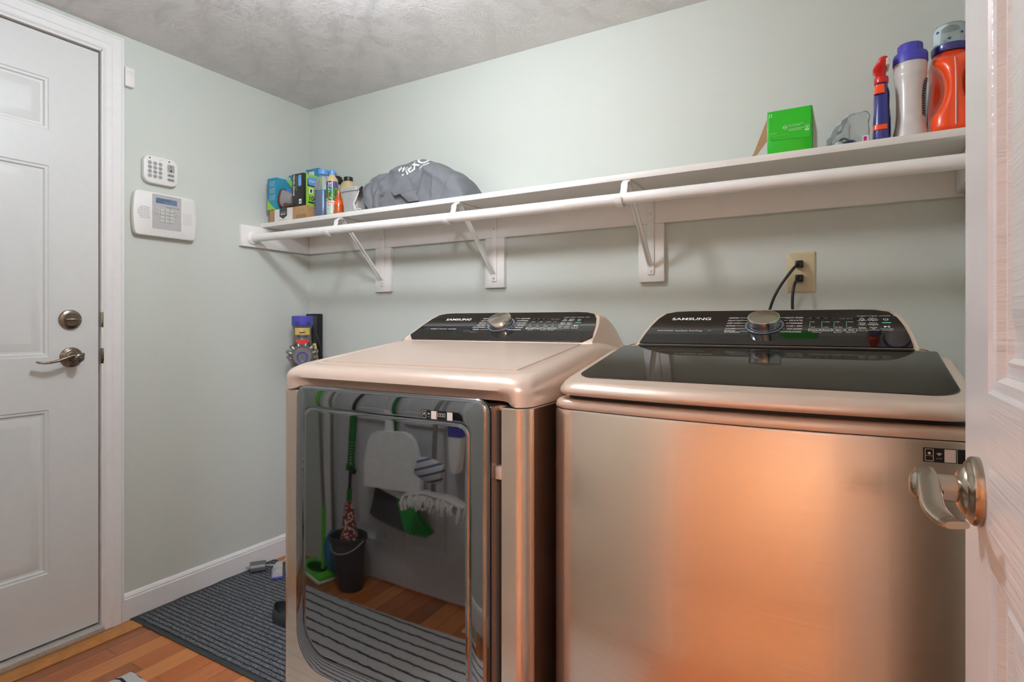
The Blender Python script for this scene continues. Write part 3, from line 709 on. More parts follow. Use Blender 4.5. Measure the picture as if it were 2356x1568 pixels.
# dryer door: smoked glass with a raised inner field, dark rim, hinge side to the right
b = MB(); gx0, gx1, gz0, gz1 = 1.187, 1.726, .292, .9545
R4 = (.085, .085, .03, .03)
ix0, ix1, iz0, iz1 = 1.222, 1.687, .345, .9045
def dome_y(x, z): return -.0028*(1-((x-DC)/.27)**2)-.0028*(1-((z-.62)/.33)**2)
def drg(ins, y, m=14): return [(x, y+dome_y(x, z), z) for x, z in rrect(gx0+ins, gx1-ins, gz0+ins, gz1-ins, [max(.004, r-ins) for r in R4], 8, m)]
def irg(ins, y, m=14): return [(x, y+dome_y(x, z), z) for x, z in rrect(ix0+ins, ix1-ins, iz0+ins, iz1-ins, [max(.004, r-ins) for r in (.07, .07, .025, .025)], 8, m)]
b.loft([[(x, -1.0265, z) for x, _, z in drg(.003, 0)], [(x, -1.030, z) for x, _, z in drg(.001, 0)], [(x, -1.0375, z) for x, _, z in drg(0, 0)]], 'blk', cap0=True, cap1=False)
b.build('door_rim', t_d)
b = MB()
rings = [[(x, -1.0375, z) for x, _, z in drg(0, 0)], drg(.0012, -1.0410), drg(.004, -1.0432), drg(.009, -1.0450), irg(-.006, -1.0468), irg(-.0018, -1.0468), irg(-.0006, -1.0460), irg(.0006, -1.0460), irg(.0018, -1.0470), irg(.008, -1.0475)]
b.loft(rings, 'doorglass', cap0=False, cap1=False)
# inner field as nested rings so its gentle bulge is smooth
inner = [irg(.008, -1.0475)]
for k in range(1, 13):
    q = k/12; c0 = inner[0]; inner.append([(x+(DC-x)*q*.985, -1.0475+dome_y(x+(DC-x)*q*.985, z+(.6245-z)*q*.985), z+(.6245-z)*q*.985) for x, y, z in c0])
b.loft(inner, 'doorglass', cap0=False, cap1=True)
dd = b.build('door_glass', t_d, ang=50)
sticker('sticker', t_d, 1.571, 1.662-.0135, .9075, .9255, lambda x: -1.0470+dome_y(x, .915))
b = MB(); b.box(1.7275, 1.731, -1.006, -1.0, .27, .93, 'blk'); b.box(1.728, 1.744, -1.022, -1.0, .80, .825, 'champ', .002); b.box(1.728, 1.744, -1.022, -1.0, .32, .345, 'champ', .002)
b.build('hinge', t_d)
b = MB(); b.box(1.7300, 1.7425, -1.0045, -.9995, .268, .935, 'amber_reflect', .001); b.build('reflection_strip', t_d)  # added strip, its amber colour stands for light reflected into the channel
b = MB(); P = rrect(DX0+.060, DX1-.060, -.955, -.628, .006, 4, 30); b.loft([[(x, y, .9955+dz(y)) for x, y in P], [(x, y, .9992+dz(y)) for x, y in P], [(x+(DC-x)*.004, y+(-.79-y)*.006, .9996+dz(y)) for x, y in P]], 'champ'); b.build('top_panel', t_d, ang=8)

# ------------------------------------------------------------------ shelf, cleats, rod and brackets
ZS = 1.535; ZT = 1.554
b = MB(); b.box(0.001, XR-.001, -.277, -.001, ZS, ZT, 'shelfw', .0015); o = b.build('shelf', label='long white painted shelf board running across the back wall', cat='shelf')
b = MB(); b.box(0.0005, XR-.0005, -.0195, -.0005, 1.44, ZS-.0005, 'shelfw', .001); b.build('shelf_cleat', label='long white shelf cleat board along the back wall, holding up the shelf', cat='cleat')
b = MB(); b.box(.0005, .0195, -.385, -.0205, 1.44, ZS-.0005, 'shelfw', .002)
b.lathe([(0, 0), (.029, 0), (.029, .006), (.026, .010), (.021, .011), (.0205, .016), (0, .016)], 'white', c=(.0195, -.329, 1.480), axis='x'); b.build('shelf_cleat', label='short white cleat on the left wall with a round rod socket', cat='cleat')
b = MB(); b.box(XR-.0195, XR-.0005, -.385, -.0205, 1.45, ZS-.0005, 'shelfw', .002); b.build('shelf_cleat', label='short white cleat at the right end of the shelf, by the open door', cat='cleat')
b = MB(); b.tube([(.036, -.329, 1.4785), (.6, -.329, 1.4735), (1.3, -.329, 1.468), (2.0, -.329, 1.465), (XR-.02, -.329, 1.463)], .0175, 'shelfw', n=28); b.build('closet_rod', label='long white painted wooden closet rod in front of the shelf', cat='rod')
def bracket(xc, rz, label, lab2):
    b = MB(); b.box(xc-.0445, xc+.0445, -.0195, -.0005, 1.241, 1.4395, 'shelfw', .0012); b.build('bracket_block', label=lab2, cat='wood block', group='blocks behind the shelf brackets')
    t = thing('shelf_bracket', (xc, -.02, 1.265), label, 'bracket', 'metal brackets under the shelf')
    b = MB(); w_ = .012
    b.box(xc-w_, xc+w_, -.0245, -.0198, 1.266, 1.534, 'shelfw', .0015)
    for z in (1.278, 1.475): b.lathe([(0, .003), (.004, .003), (.004, 0), (.002, 0)], 'alu', c=(xc, -.0275, z), axis='y', n=12)
    b.build('back_strip', t)
    b = MB(); b.box(xc-w_, xc+w_, -.275, -.02, 1.5305, 1.5343, 'shelfw', .001)
    b.build('arm', t)
    b = MB(); pts = [(xc, -.262, 1.5285), (xc, -.283, 1.5275), (xc, -.292, 1.520), (xc, -.294, 1.505), (xc, -.3015, 1.490)]
    for k in range(0, 12):
        a = math.radians(15-200*k/11); pts.append((xc, -.329+.0215*math.cos(a), rz+.0215*math.sin(a)))
    b.tube(pts, .01, 'shelfw', n=12, flat=(.011, .0022), up=(0, 0, 1)); b.build('rod_hook', t)
    b = MB(); P0, P1 = Vector((xc, -.027, 1.300)), Vector((xc, -.252, 1.527)); d = (P1-P0).normalized(); nrm = Vector((0, -d.z, d.y))
    c_ = [(-.0085, 0), (.0085, 0), (.0085, .007), (.0065, .007), (.0065, .002), (-.0065, .002), (-.0065, .007), (-.0085, .007)]
    b.loft([[P+Vector((1, 0, 0))*u-nrm*v*-1 for u, v in c_] for P in (P0, P1)], 'shelfw'); b.build('brace', t)
bracket(.506, 1.4743, 'white metal shelf bracket nearest the corner of the room', 'white wood block under the cleat, nearest the corner of the room')
bracket(1.0995, 1.4697, 'middle white metal shelf bracket, above the dryer', 'middle white wood block, above the dryer console')
bracket(1.7325, 1.4662, 'white metal shelf bracket nearest the wall outlet', 'white wood block nearest the wall outlet')

# ------------------------------------------------------------------ outlet and power cords
t = thing('wall_outlet', (2.19, 0, 1.19), 'almond wall outlet plate on the back wall above the washing machine', 'outlet')
b = MB(); P = rrect(2.151, 2.230, 1.193, 1.3155, .003, 4)
b.loft([[(x, -.0004, z) for x, z in P], [(x, -.003, z) for x, z in P], [(x+(2.19-x)*.10, -.0062, z+(1.254-z)*.07) for x, z in P]], 'almond')
b.lathe([(0, 0), (.003, 0), (.003, .0012), (0, .0015)], 'alu', c=(2.1895, -.0075, 1.2555), axis='y', n=14); b.build('cover_plate', t)
for z in (1.277, 1.234):
    b = MB(); b.lathe([(0, -.0065), (.0172, -.0065), (.0172, -.0075), (0, -.0078)], 'almond', c=(2.1895, 0, z), axis='y', n=32); b.build('socket', t)
def cord(z, pts, label):
    t = thing('power_cord', (2.1895, -.008, z), label, 'power cord', 'cords plugged into the outlet')
    b = MB(); b.box(2.1765, 2.1985, -.026, -.008, z-.010, z+.012, 'blk', .003); b.tube([(2.188, -.026, z+.002), (2.186, -.034, z), (2.183, -.040, z-.005)], [.009, .0075, .006], 'blk', n=14); b.build('plug', t)
    # smooth the cable with Catmull-Rom
    P = [Vector(p) for p in pts]; out = []
    P = [P[0]]+P+[P[-1]]
    for i in range(1, len(P)-2):
        for k in range(8):
            q = k/8; a, c, d, e = P[i-1], P[i], P[i+1], P[i+2]
            out.append(.5*((2*c)+(d-a)*q+(2*a-5*c+4*d-e)*q*q+(3*c-a-3*d+e)*q**3))
    out.append(P[-1]); b = MB(); b.tube(out, .0042, 'cord', n=12); b.build('cable', t)
cord(1.277, [(2.183, -.038, 1.274), (2.168, -.052, 1.255), (2.135, -.056, 1.205), (2.112, -.055, 1.150), (2.09, -.05, 1.05), (2.08, -.05, .80), (2.08, -.06, .5), (2.09, -.1, .30), (2.10, -.20, .26), (2.10, -.278, .26)], 'black power cord plugged into the upper socket, slanting down to the left')
cord(1.234, [(2.183, -.038, 1.231), (2.176, -.054, 1.212), (2.172, -.060, 1.175), (2.172, -.056, 1.12), (2.175, -.05, 1.0), (2.178, -.05, .80), (2.17, -.06, .45), (2.16, -.1, .36), (2.15, -.20, .35), (2.15, -.278, .35)], 'black power cord plugged into the lower socket, hanging straight down')

# ------------------------------------------------------------------ left wall devices
t = thing('alarm_console', (0, -.712, 1.43), 'wide white alarm control panel with an LCD, below the square keypad', 'alarm panel')
b = MB()
def ap(k, x):
    P = []
    for y, z in rrect(-.822, -.598, 1.432, 1.600, .012, 5, 10):
        e = (1-((z-1.516)/.084)**2)*.008; y2 = y+(-e if y < -.80 else e if y > -.62 else 0)
        P.append((x, -.712+(y2+.712)*k, 1.516+(z-1.516)*k))
    return P
b.loft([ap(.965, .0006), ap(.975, .010), ap(.975, .013), ap(.99, .0135), ap(1, .016), ap(1, .024), ap(.985, .028), ap(.95, .0300)], 'plastic')
b.faces([(.0245, -.7715, 1.4365), (.0303, -.7715, 1.4405), (.0303, -.7708, 1.4405), (.0245, -.7708, 1.4365)], [(0, 1, 2, 3)], 'plastic_g')
for i in range(8):
    for j in range(7):
        if i < (0, 0, 1, 2)[min(3, abs(j-3))]: continue
        y, z = -.814+.0056*i, 1.500+.0068*j-.003
        b.box(.0295, .0304, y-.0011, y+.0011, z-.0011, z+.0011, 'dark')
for j in range(9): b.box(.0298, .0305, -.648, -.612, 1.491+.0055*j, 1.4918+.0055*j, 'plastic_g')
b.build('case', t)
b = MB(); P = rrect(-.763, -.654, 1.462, 1.5935, .003, 4); b.loft([[(x_, y, z) for y, z in P] for x_ in (.0302, .0310)], 'plastic_g')
for y0, tx in ((-.715, 'ARMED'), (-.686, 'READY')): b.text(tx, .0045, 'dark', lambda u, v: (.0312, y0+u, 1.5475+v)); b.box(.031, .0316, y0+.018, y0+.022, 1.547, 1.550, 'dark')
b.build('face_plate', t)
b = MB(); b.box(.0308, .0313, -.7505, -.6705, 1.560, 1.5805, 'lcd')
b.text('Check Short', .0105, 'dark', lambda u, v: (.0315, -.7445+u, 1.5715+v), sx=.95); b.text('Battery', .0105, 'dark', lambda u, v: (.0315, -.749+u, 1.5625+v), sx=.95); b.build('screen', t)
for c in range(3):
    for r in range(4):
        y, z = -.727+.0178*c, 1.535-.0135*r
        b = MB(); P = rrect(y-.0062, y+.0062, z-.0045, z+.0045, .0035, 4); b.loft([[(x_, p[0], p[1]) for p in P] for x_ in (.0305, .0335)], 'btn2')
        b.text('123456789*0#'[r*3+c], .0055, 'dark', lambda u, v: (.0337, y+u, z-.002+v), align='CENTER'); b.build('button', t)
for y, z in ((-.7455, 1.536), (-.7455, 1.5225), (-.6735, 1.536), (-.6735, 1.5225)):
    b = MB(); P = rrect(y-.0065, y+.0065, z-.0045, z+.0045, .0035, 4); b.loft([[(x_, p[0], p[1]) for p in P] for x_ in (.0305, .0335)], 'btn2'); b.box(.0334, .0338, y-.004, y+.004, z-.0008, z+.0008, 'dark'); b.build('button', t)
t = thing('alarm_keypad', (0, -.7245, 1.636), 'square white rounded keypad with grey buttons, above the wide alarm panel', 'keypad')
b = MB(); KY0, KY1, KZ0, KZ1 = -.789, -.662, 1.635, 1.741
def kr(i, x, r=.026): return [(x, y, z) for y, z in rrect(KY0+i, KY1-i, KZ0+i, KZ1-i, r-i, 10)]
b.loft([kr(.002, .0006), kr(0, .004), kr(0, .019), kr(.0015, .0215), kr(.004, .0225)], 'plastic')
b.lathe([(0, 0), (.003, 0), (.003, .0004)], 'grayp', c=(.0226, KY0+.021, KZ1-.0115), axis='x', n=14); b.lathe([(.0022, 0), (.0028, 0)], 'grayp', c=(.0228, KY1-.034, KZ1-.0115), axis='x', n=14)
b.text('eufy', .008, 'plastic_g', lambda u, v: (.0228, -.735+u, 1.7265+v)); b.build('case', t)
for c in range(3):
    for r in range(4):
        y, z = KY0+.021+.0193*c, KZ1-.0295-.0165*r
        b = MB(); P = rrect(y-.0075, y+.0075, z-.0072, z+.0072, .0065, 5); b.loft([[(x_, p[0], p[1]) for p in P] for x_ in (.022, .0236)], 'btn')
        b.text('123456789x0v'[r*3+c], .0085, 'dark', lambda u, v: (.0238, y+u, z-.003+v), align='CENTER'); b.build('button', t)
for z0, z1 in ((1.688, 1.7185), (1.671, 1.683), (1.6535, 1.6655)):
    b = MB(); y0_, y1_ = KY1-.041, KY1-.014; P = rrect(y0_, y1_, z0, z1, .005, 5); b.loft([[(x_, p[0], p[1]) for p in P] for x_ in (.022, .0236)], 'btn')
    if z1-z0 > .02:
        b.box(.0235, .0239, y0_+.003, y1_-.003, 1.7028, 1.7032, 'dark'); b.lathe([(.0026, 0), (.0034, 0)], 'dark', c=(.0239, (y0_+y1_)/2, 1.6955), axis='x', n=14); b.box(.0235, .0239, (y0_+y1_)/2-.001, (y0_+y1_)/2+.001, 1.7065, 1.714, 'dark')
    else: b.box(.0235, .0239, y0_+.005, y0_+.009, z0+.004, z1-.004, 'dark'); b.box(.0235, .0239, y0_+.011, y1_-.004, (z0+z1)/2-.001, (z0+z1)/2+.001, 'dark')
    b.build('button', t)
b = MB(); b.box(.0005, .020, -.8515, -.820, 1.975, 2.045, 'plastic', .002); b.box(.0195, .0204, -.8500, -.8215, 2.0285, 2.0293, 'plastic_g'); b.box(.0195, .0204, -.8500, -.8215, 2.0205, 2.0213, 'plastic_g')
b.build('door_sensor', label='small white door sensor box beside the top corner of the door frame', cat='sensor')

# ------------------------------------------------------------------ things on the left end of the shelf
E_ = .0006
def place(px): return px
t = thing('cardboard_box', (.175, -.22, ZT), 'low brown cardboard box with a white label, under the glove boxes', 'box')
b = MB(); b.box(.052, .298, -.268, -.135, ZT+E_, 1.6105, 'card', .0012); b.box(.051+.012, .297, -.2686, -.2682, ZT+.004, ZT+.022, 'tape') if False else None
b.box(.235, .2985, -.2687, -.2681, ZT+.003, ZT+.020, 'tape'); b.build('carton', t)
b = MB(); fb = lambda u, v, o=0: (.090+u, -.2688-o, ZT+.0015+v)
b.box(.090, .210, -.2690, -.2681, ZT+.0015, 1.6098, 'cardw')
b.faces([fb(.034, .054, .0004), fb(.084, .054, .0004), fb(.084, .020, .0004), fb(.059, .008, .0004), fb(.034, .020, .0004)], [(0, 1, 2, 3, 4)], 'charcoal')
b.tube([fb(.044, .031, .0008), fb(.048, .026, .0008), (fb(.056, .030, .0008)), fb(.065, .027, .0008), fb(.074, .031, .0008)], .0016, 'print', n=6)
b.text('amazon basics', .0055, 'print', lambda u, v: fb(.059+u, .036+v, .0006), align='CENTER'); b.text('Recyclable packaging of this box', .0045, 'charcoal', lambda u, v: fb(.055+u, .0035+v, .0004), align='CENTER')
b.build('label', t, recalc=False)
def carton(name, x0, x1, y0, y1, z0, z1, m, label, extra=None, cat='box'):
    t = thing(name, ((x0+x1)/2, (y0+y1)/2, z0), label, cat)
    b = MB(); b.box(x0, x1, y0, y1, z0, z1, m, .0012); b.build('carton', t)
    b, b2 = MB(), MB(); extra(b, b2, lambda u, v, o=0: (x0+u, y0-.0004-o, z0+v), lambda u, v, o=0: (x1+.0004+o, y0+u, z0+v), x1-x0, y1-y0, z1-z0); b.build('front_print', t, recalc=False); b2.build('side_print', t, recalc=False)
def qd(b, f, u0, u1, v0, v1, m, o=0): b.faces([f(u0, v0, o), f(u1, v0, o), f(u1, v1, o), f(u0, v1, o)], [(0, 1, 2, 3)], m)
def teal_print(b, b2, F, R, W, D, Hh):
    arc = [F(W*(q/10)**1.6*.95, Hh*.42*(1-q/10)) for q in range(11)]
    b.faces([F(0, 0)]+arc[::-1], [tuple(range(12))], 'greenl')
    for c in range(3):
        for k in range(3):
            qd(b, F, W*(.72-.2*c), W*(.74-.2*c)+.0012, Hh*(.30+.22*k), Hh*(.30+.22*k)+Hh*.16, 'print', .0002)
        qd(b, F, W*.70, W*.80, Hh*(.42+.22*c), Hh*(.46+.22*c), 'print', .0002)
    arc = [R(D*.45+D*.55*(q/10), Hh*(.95-.5*(q/10)**1.3)) for q in range(11)]
    b2.faces([R(D, Hh)]+[R(D*.45, Hh)]+arc, [tuple(range(13))], 'greenl')
    qd(b2, R, D*.45, D*.75, Hh*.45, Hh*.72, 'skyb', .0003)
carton('glove_box', .041, .104, -.270, -.150, 1.6113, 1.754, 'teal', 'teal and lime glove box standing on the low cardboard box, leftmost', teal_print)
def nit_print(b, b2, F, R, W, D, Hh):
    b.text('Nitrile Gloves', .0165, 'print', lambda u, v: F(.0085+v, Hh-.005-u, .0003), sx=.95, bold=.02)
    b.text('DIAMOND TEXTURE GRIP', .0062, 'greenl', lambda u, v: F(.0265+v, Hh-.01-u, .0003), sx=.9, bold=.01)
    o = rrect(.040, .062, Hh*.60, Hh*.95, .006, 4); b.faces([F(u, v, .0003) for u, v in o], [tuple(range(len(o)))], 'skyb')
    b.text('inspire', .013, 'print', lambda u, v: F(.055-v, Hh*.63+u, .0006)); o = (.046, .062)
    qd(b, F, .046, .062, .008, .028, 'print', .0003); b.text('M', .014, 'blackcard', lambda u, v: F(.0485+u, .012+v, .0006), bold=.02)
    qd(b2, R, .014, D-.001, .001, Hh-.001, 'greenl', .0003); qd(b2, R, .022, D*.8, Hh*.62, Hh*.85, 'blackcard', .0005)
    o = rrect(.026, D*.72, Hh*.66, Hh*.93, .008, 4); b2.faces([R(u, v, .0008) for u, v in o], [tuple(range(len(o)))], 'skyb')
    b2.text('inspire', .016, 'print', lambda u, v: R(.028+u, Hh*.76+v, .001)); b2.text('100', .030, 'blackcard', lambda u, v: R(.026+u, Hh*.18+v, .0006), bold=.02)
    qd(b2, R, .030, .052, Hh*.40, Hh*.57, 'print', .0005); qd(b2, R, .036, .046, Hh*.43, Hh*.54, 'blackcard', .0007); qd(b2, R, .026, .06, Hh*.10, Hh*.15, 'blackcard', .0006)
carton('glove_box', .208, .281, -.270, -.165, 1.6113, 1.752, 'blackcard', 'black and lime green nitrile glove box with white sideways lettering', nit_print)
def tb_print(b, b2, F, R, W, D, Hh):
    qd(b, F, W*.28, W*.72, Hh*.5, Hh*.95, 'cardw', .0002); qd(b, F, .004, .012, Hh*.88, Hh*.96, 'print', .0002); qd(b2, R, D*.2, D*.7, Hh*.6, Hh*.9, 'cardw', .0002)
carton('glove_box', .003, .118, -.125, -.012, ZT+E_, 1.806, 'teal', 'tall teal glove box in the corner, behind the black one', tb_print)
carton('glove_box', .122, .205, -.125, -.012, ZT+E_, 1.817, 'teal', 'tallest teal glove box with a pale panel, behind the clear blue bottle', tb_print)
# the knit glove tucked beside the boxes
t = thing('work_glove', (.15, -.24, 1.611), 'grey knit work glove with a brown cuff, between the teal and black glove boxes', 'glove')
b = MB(); rings = []
for k in range(9):
    q = k/8; x = .119+.076*q; zc = 1.6605-.012*q; hh = .042*(1-.42*q); yy = .028-.004*q
    rings.append([(x+.004*math.sin(3*a), -.243+yy*.8*math.cos(a)-.006*q, zc+hh*math.sin(a)*(1+.05*math.sin(4*a))) for a in [2*math.pi*i/20 for i in range(20)]])
b.loft(rings, 'knit'); b.build('glove_body', t)
b = MB(); rings = []
for k, (dx, s_) in enumerate(((-.010, 1.0), (-.009, 1.08), (0, 1.1), (.002, 1.0))): rings.append([(.119+dx+.003*math.sin(3*a), -.243+.0235*s_*math.cos(a), 1.6605+.0425*s_*math.sin(a)) for a in [2*math.pi*i/20 for i in range(20)]])
b.loft(rings, 'brownc'); b.build('cuff', t)
b = MB(); b.tube([(.145, -.262, 1.618), (.165, -.268, 1.617), (.18, -.272, 1.623), (.172, -.273, 1.630), (.155, -.270, 1.627), (.17, -.2725, 1.617), (.21, -.2735, 1.619), (.215, -.2745, 1.617), (.222, -.2755, 1.612)], .0022, 'brownc', n=8); b.build('strap', t)

def bottle_of(name, label, parts, cat='bottle', loc=None, group=None):
    t = thing(name, loc, label, cat, group)
    for nm, fn in parts: 
        b = MB(); fn(b); b.build(nm, t)
    return t
# clear square bottle of blue liquid
def clearb(b):
    L_ = []
    for z, w_, r in ((0, .026, .006), (.004, .029, .009), (.03, .030, .008), (.040, .0285, .008), (.120, .0285, .009), (.135, .029, .011), (.158, .026, .016), (.170, .018, .0175), (.176, .0165, .016), (.186, .0165, .016)):
        L_.append([(x, y, ZT+E_+z) for x, y in rrect(.373-w_, .373+w_, -.243-w_*.88, -.243+w_*.88, min(r, w_*.87), 6)])
    b.loft(L_, 'clear')
def liq(b):
    L_ = []
    for z, w_, r in ((.003, .0245, .006), (.03, .0285, .008), (.040, .027, .008), (.112, .027, .009)):
        L_.append([(x, y, ZT+E_+z) for x, y in rrect(.373-w_, .373+w_, -.243-w_*.88, -.243+w_*.88, min(r, w_*.87), 6)])
    b.loft(L_, 'bluel')
def ridges(b):
    for k in range(7): b.box(.349, .359, -.2700, -.2688, ZT+.034+.0125*k, ZT+.038+.0125*k, 'blue', .0004)
bottle_of('mouthwash_bottle', 'clear square bottle half full of blue liquid with a light blue cap', [('bottle_body', clearb), ('liquid', liq), ('measuring_marks', ridges),
  ('cap', lambda b: b.lathe([(0, .181), (.0195, .181), (.0200, .184), (.0200, .199), (.0185, .202), (0, .202)], 'skyb', c=(.373, -.243, ZT), n=40))], loc=(.373, -.243, ZT))
# colourful labelled bottle
def mixb(b): b.lathe([(0, E_), (.0235, E_), (.0245, .006), (.0245, .140), (.0215, .155), (.013, .167), (.0115, .172), (.0115, .18), (0, .18)], 'honey', c=(.430, -.244, ZT), n=40)
def mixl(b):
    def cyl(a0, a1, z0, z1, m, r=.0249):
        n = 10; b.loft([[(.430+r*math.cos(math.radians(a0+(a1-a0)*i/n)), -.244+r*math.sin(math.radians(a0+(a1-a0)*i/n)), ZT+z) for i in range(n+1)] for z in (z0, z1)], m, closed=False)
    cyl(180, 400, .008, .060, 'mint'); cyl(180, 400, .060, .115, 'greend'); cyl(180, 400, .115, .142, 'blue')
    random.seed(3)
    for i in range(34):
        a = random.uniform(235, 370); z = random.uniform(.012, .108); s_ = random.uniform(2, 9); cyl(a, a+s_*1.6, z, z+s_*.0009, random.choice(['teal', 'greenl', 'orange', 'mint', 'cardw', 'bristleg']), .0251)
    cyl(258, 345, .050, .060, 'cardw', .0252)
    def lb(tx, size, z, m, a0=262): b.text(tx, size, m, lambda u, v: (.430+.0254*math.cos(math.radians(a0)+u/.025), -.244+.0254*math.sin(math.radians(a0)+u/.025), ZT+z+v), bold=.02)
    lb('2X', .013, .127, 'print', 275); lb('ULTRA', .007, .118, 'print', 270); lb('Medley', .010, .051, 'red', 262)
bottle_of('cleaner_bottle', 'slim bottle with a colourful label of blue, green and white, beside the clear blue bottle', [('bottle_body', mixb), ('label', mixl),
  ('cap', lambda b: b.lathe([(0, .173), (.013, .173), (.013, .190), (.011, .192), (0, .192)], 'skyb', c=(.430, -.244, ZT), n=30))], loc=(.430, -.244, ZT))
# amber orange bottle
def ora(b): b.lathe([(0, E_), (.0195, E_), (.0205, .004), (.019, .045), (.0135, .068), (.0085, .085), (.0085, .10), (0, .10)], 'amber', c=(.474, -.249, ZT), n=36)
def orl(b): b.lathe([(.0197, .040), (.0188, .052), (.0182, .053)], 'orange', c=(.474, -.249, ZT), n=36)
bottle_of('syrup_bottle', 'small dark orange bottle with a bright orange band, beside the clear bin', [('bottle_body', ora), ('label_band', orl)], loc=(.474, -.249, ZT))
# two cream bottles at the back
def honeyp(x, y, r, h, cap, label, rc, ch):
    bottle_of('lotion_bottle', label, [('bottle_body', lambda b: b.lathe([(0, E_), (r, E_), (r, h-.05), (r*.94, h-.03), (r*.72, h-.012), (rc*.85, h-.004), (rc*.8, h), (0, h)], 'honey', c=(x, y, ZT), n=36)),
      ('cap', lambda b: b.lathe(cap, 'blk', c=(x, y, ZT+h-.004), n=36))], loc=(x, y, ZT))
honeyp(.309, -.105, .0255, .178, [(0, 0), (.024, 0), (.0268, .008), (.0268, .022), (.020, .036), (.010, .041), (0, .042)], 'yellow bottle with a large domed black cap, behind the clear bin', .024, .04)
honeyp(.380, -.105, .040, .186, [(0, 0), (.020, 0), (.020, .016), (.018, .018), (0, .018)], 'cream shouldered bottle with a small black cap, behind the clear bin', .020, .018)
# clear bin with papers
t = thing('plastic_bin', (.56, -.17, ZT), 'cloudy clear plastic bin of papers, partly under the grey fabric bag', 'bin')
b = MB(); rg = lambda i, z, k=0: [(x, y, ZT+z) for x, y in rrect(.512+i-k, .588-i+k, -.262+i-k, -.062-i+k, .012, 5)]
b.loft([rg(.004, E_), rg(0, .004), rg(0, .084, .006), rg(0, .084, .002), rg(.003, .006), rg(.003, .005)], 'bin'); b.build('tub', t)
b = MB(); b.loft([rg(0, .0855, .011), rg(0, .0985, .011), rg(0, .1025, .008), rg(0, .1025, -.004), rg(0, .0985, -.008), rg(0, .0965, -.008)], 'bin'); b.build('bin_lid', t)
for k, (m, z, nm, lb_) in enumerate((('paper', .012, 'paper_stack', 'white papers lying flat in the clear bin, bottommost'), ('pinkp', .030, 'envelope', 'pink envelope in the clear bin'), ('paper', .048, 'letter', 'white letter tilted on top of the papers in the clear bin'))):
    b = MB(Matrix.Translation((.550, -.165, ZT+z+.012)) @ Matrix.Rotation(.16, 4, 'Y')); b.box(-.031, .031, -.078, .078, -.004, .0, m, .001)
    b.build(nm, label=lb_, cat='paper')
# charcoal fabric bag thrown over something bulky
def interp(T, x):
    for (a, c_), (d, e) in zip(T, T[1:]):
        if x <= d: q = (x-a)/(d-a); q = q*q*(3-2*q)*.4+q*.6; return c_+(e-c_)*q
    return T[-1][1]
HT = [(.606, .075), (.612, .098), (.625, .118), (.65, .146), (.69, .151), (.735, .155), (.752, .172), (.80, .178), (.85, .184), (.90, .182), (.96, .160), (1.02, .128), (1.07, .094), (1.10, .050), (1.116, .010)]
FOLDS = [(.86, .10, .9, .016, .016), (.90, .06, 1.25, .014, -.012), (.76, .06, .35, .016, .016), (.74, .045, .20, .012, -.014), (.70, .05, 1.1, .014, .012), (.66, .07, 1.4, .012, -.012), (.98, .08, 1.5, .012, .010), (1.02, .05, 1.2, .012, -.010), (.80, .14, -.1, .012, .012), (.95, .12, -.6, .014, .010), (.64, .10, .5, .010, .010)]
def bag(u, v, o=0):
    """u along the shelf 0..1, v around the front from the shelf edge (0) over the top to the back (1)"""
    x = .606+.510*u; h = interp(HT, x); a = math.pi*v
    c_ = math.cos(a); s_ = math.sin(a); e = .62
    y = -.172-.100*math.copysign(abs(c_)**e, c_)*(.90+.10*math.sin(math.pi*min(1, u*1.6+.25)))
    z = h*abs(s_)**.66
    z *= 1-.20*max(0, c_)**2*(s_ > .2)*0
    p = Vector((x, y, ZT+z))
    p.x += .055*max(0, 1-z/.085)*max(0, 1-u/.25)
    n1 = .016*abs(noise.noise(Vector((x*11+z*6, z*12-x*3, 3.1))))-.004+noise.noise(Vector((x*9, z*11, 3.1)))*.008+noise.noise(Vector((x*22+z*14, z*9, 9)))*.007
    fold = .011*max(0, 1-abs((x-.72)*1.0+(z-.10)*.9)/.035)+.010*max(0, 1-abs((x-.83)-(z-.10)*.95)/.022)-.010*max(0, 1-abs((x-.66)-(z-.04)*.7)/.025)
    k = min(1, z/.03)
    for fx, fz, fa, fw_, am in FOLDS:
        d = abs((x-fx)*math.sin(fa)-(z-fz)*math.cos(fa)); along = (x-fx)*math.cos(fa)+(z-fz)*math.sin(fa)
        fold += am*max(0, 1-d/fw_)*max(0, 1-abs(along)/.10)
    p.y -= (n1+fold)*k*(1 if c_ > -.3 else .3); p.y = max(-.276, p.y)
    p.x += noise.noise(Vector((x*12, z*16, 7)))*.006*k
    p.z = max(ZT+E_, p.z+noise.noise(Vector((x*14, v*5, 1)))*.004*k)
    return p
t = thing('fabric_bag', (.85, -.17, ZT), 'charcoal grey fabric bag with white lettering slumped on the shelf', 'bag')
NU, NV = 110, 70
b = MB(); b.loft([[bag(i/NU, j/NV) for j in range(NV+1)] for i in range(NU+1)], 'fabric', cap0=True, cap1=True); b.build('bag_body', t, ang=70)
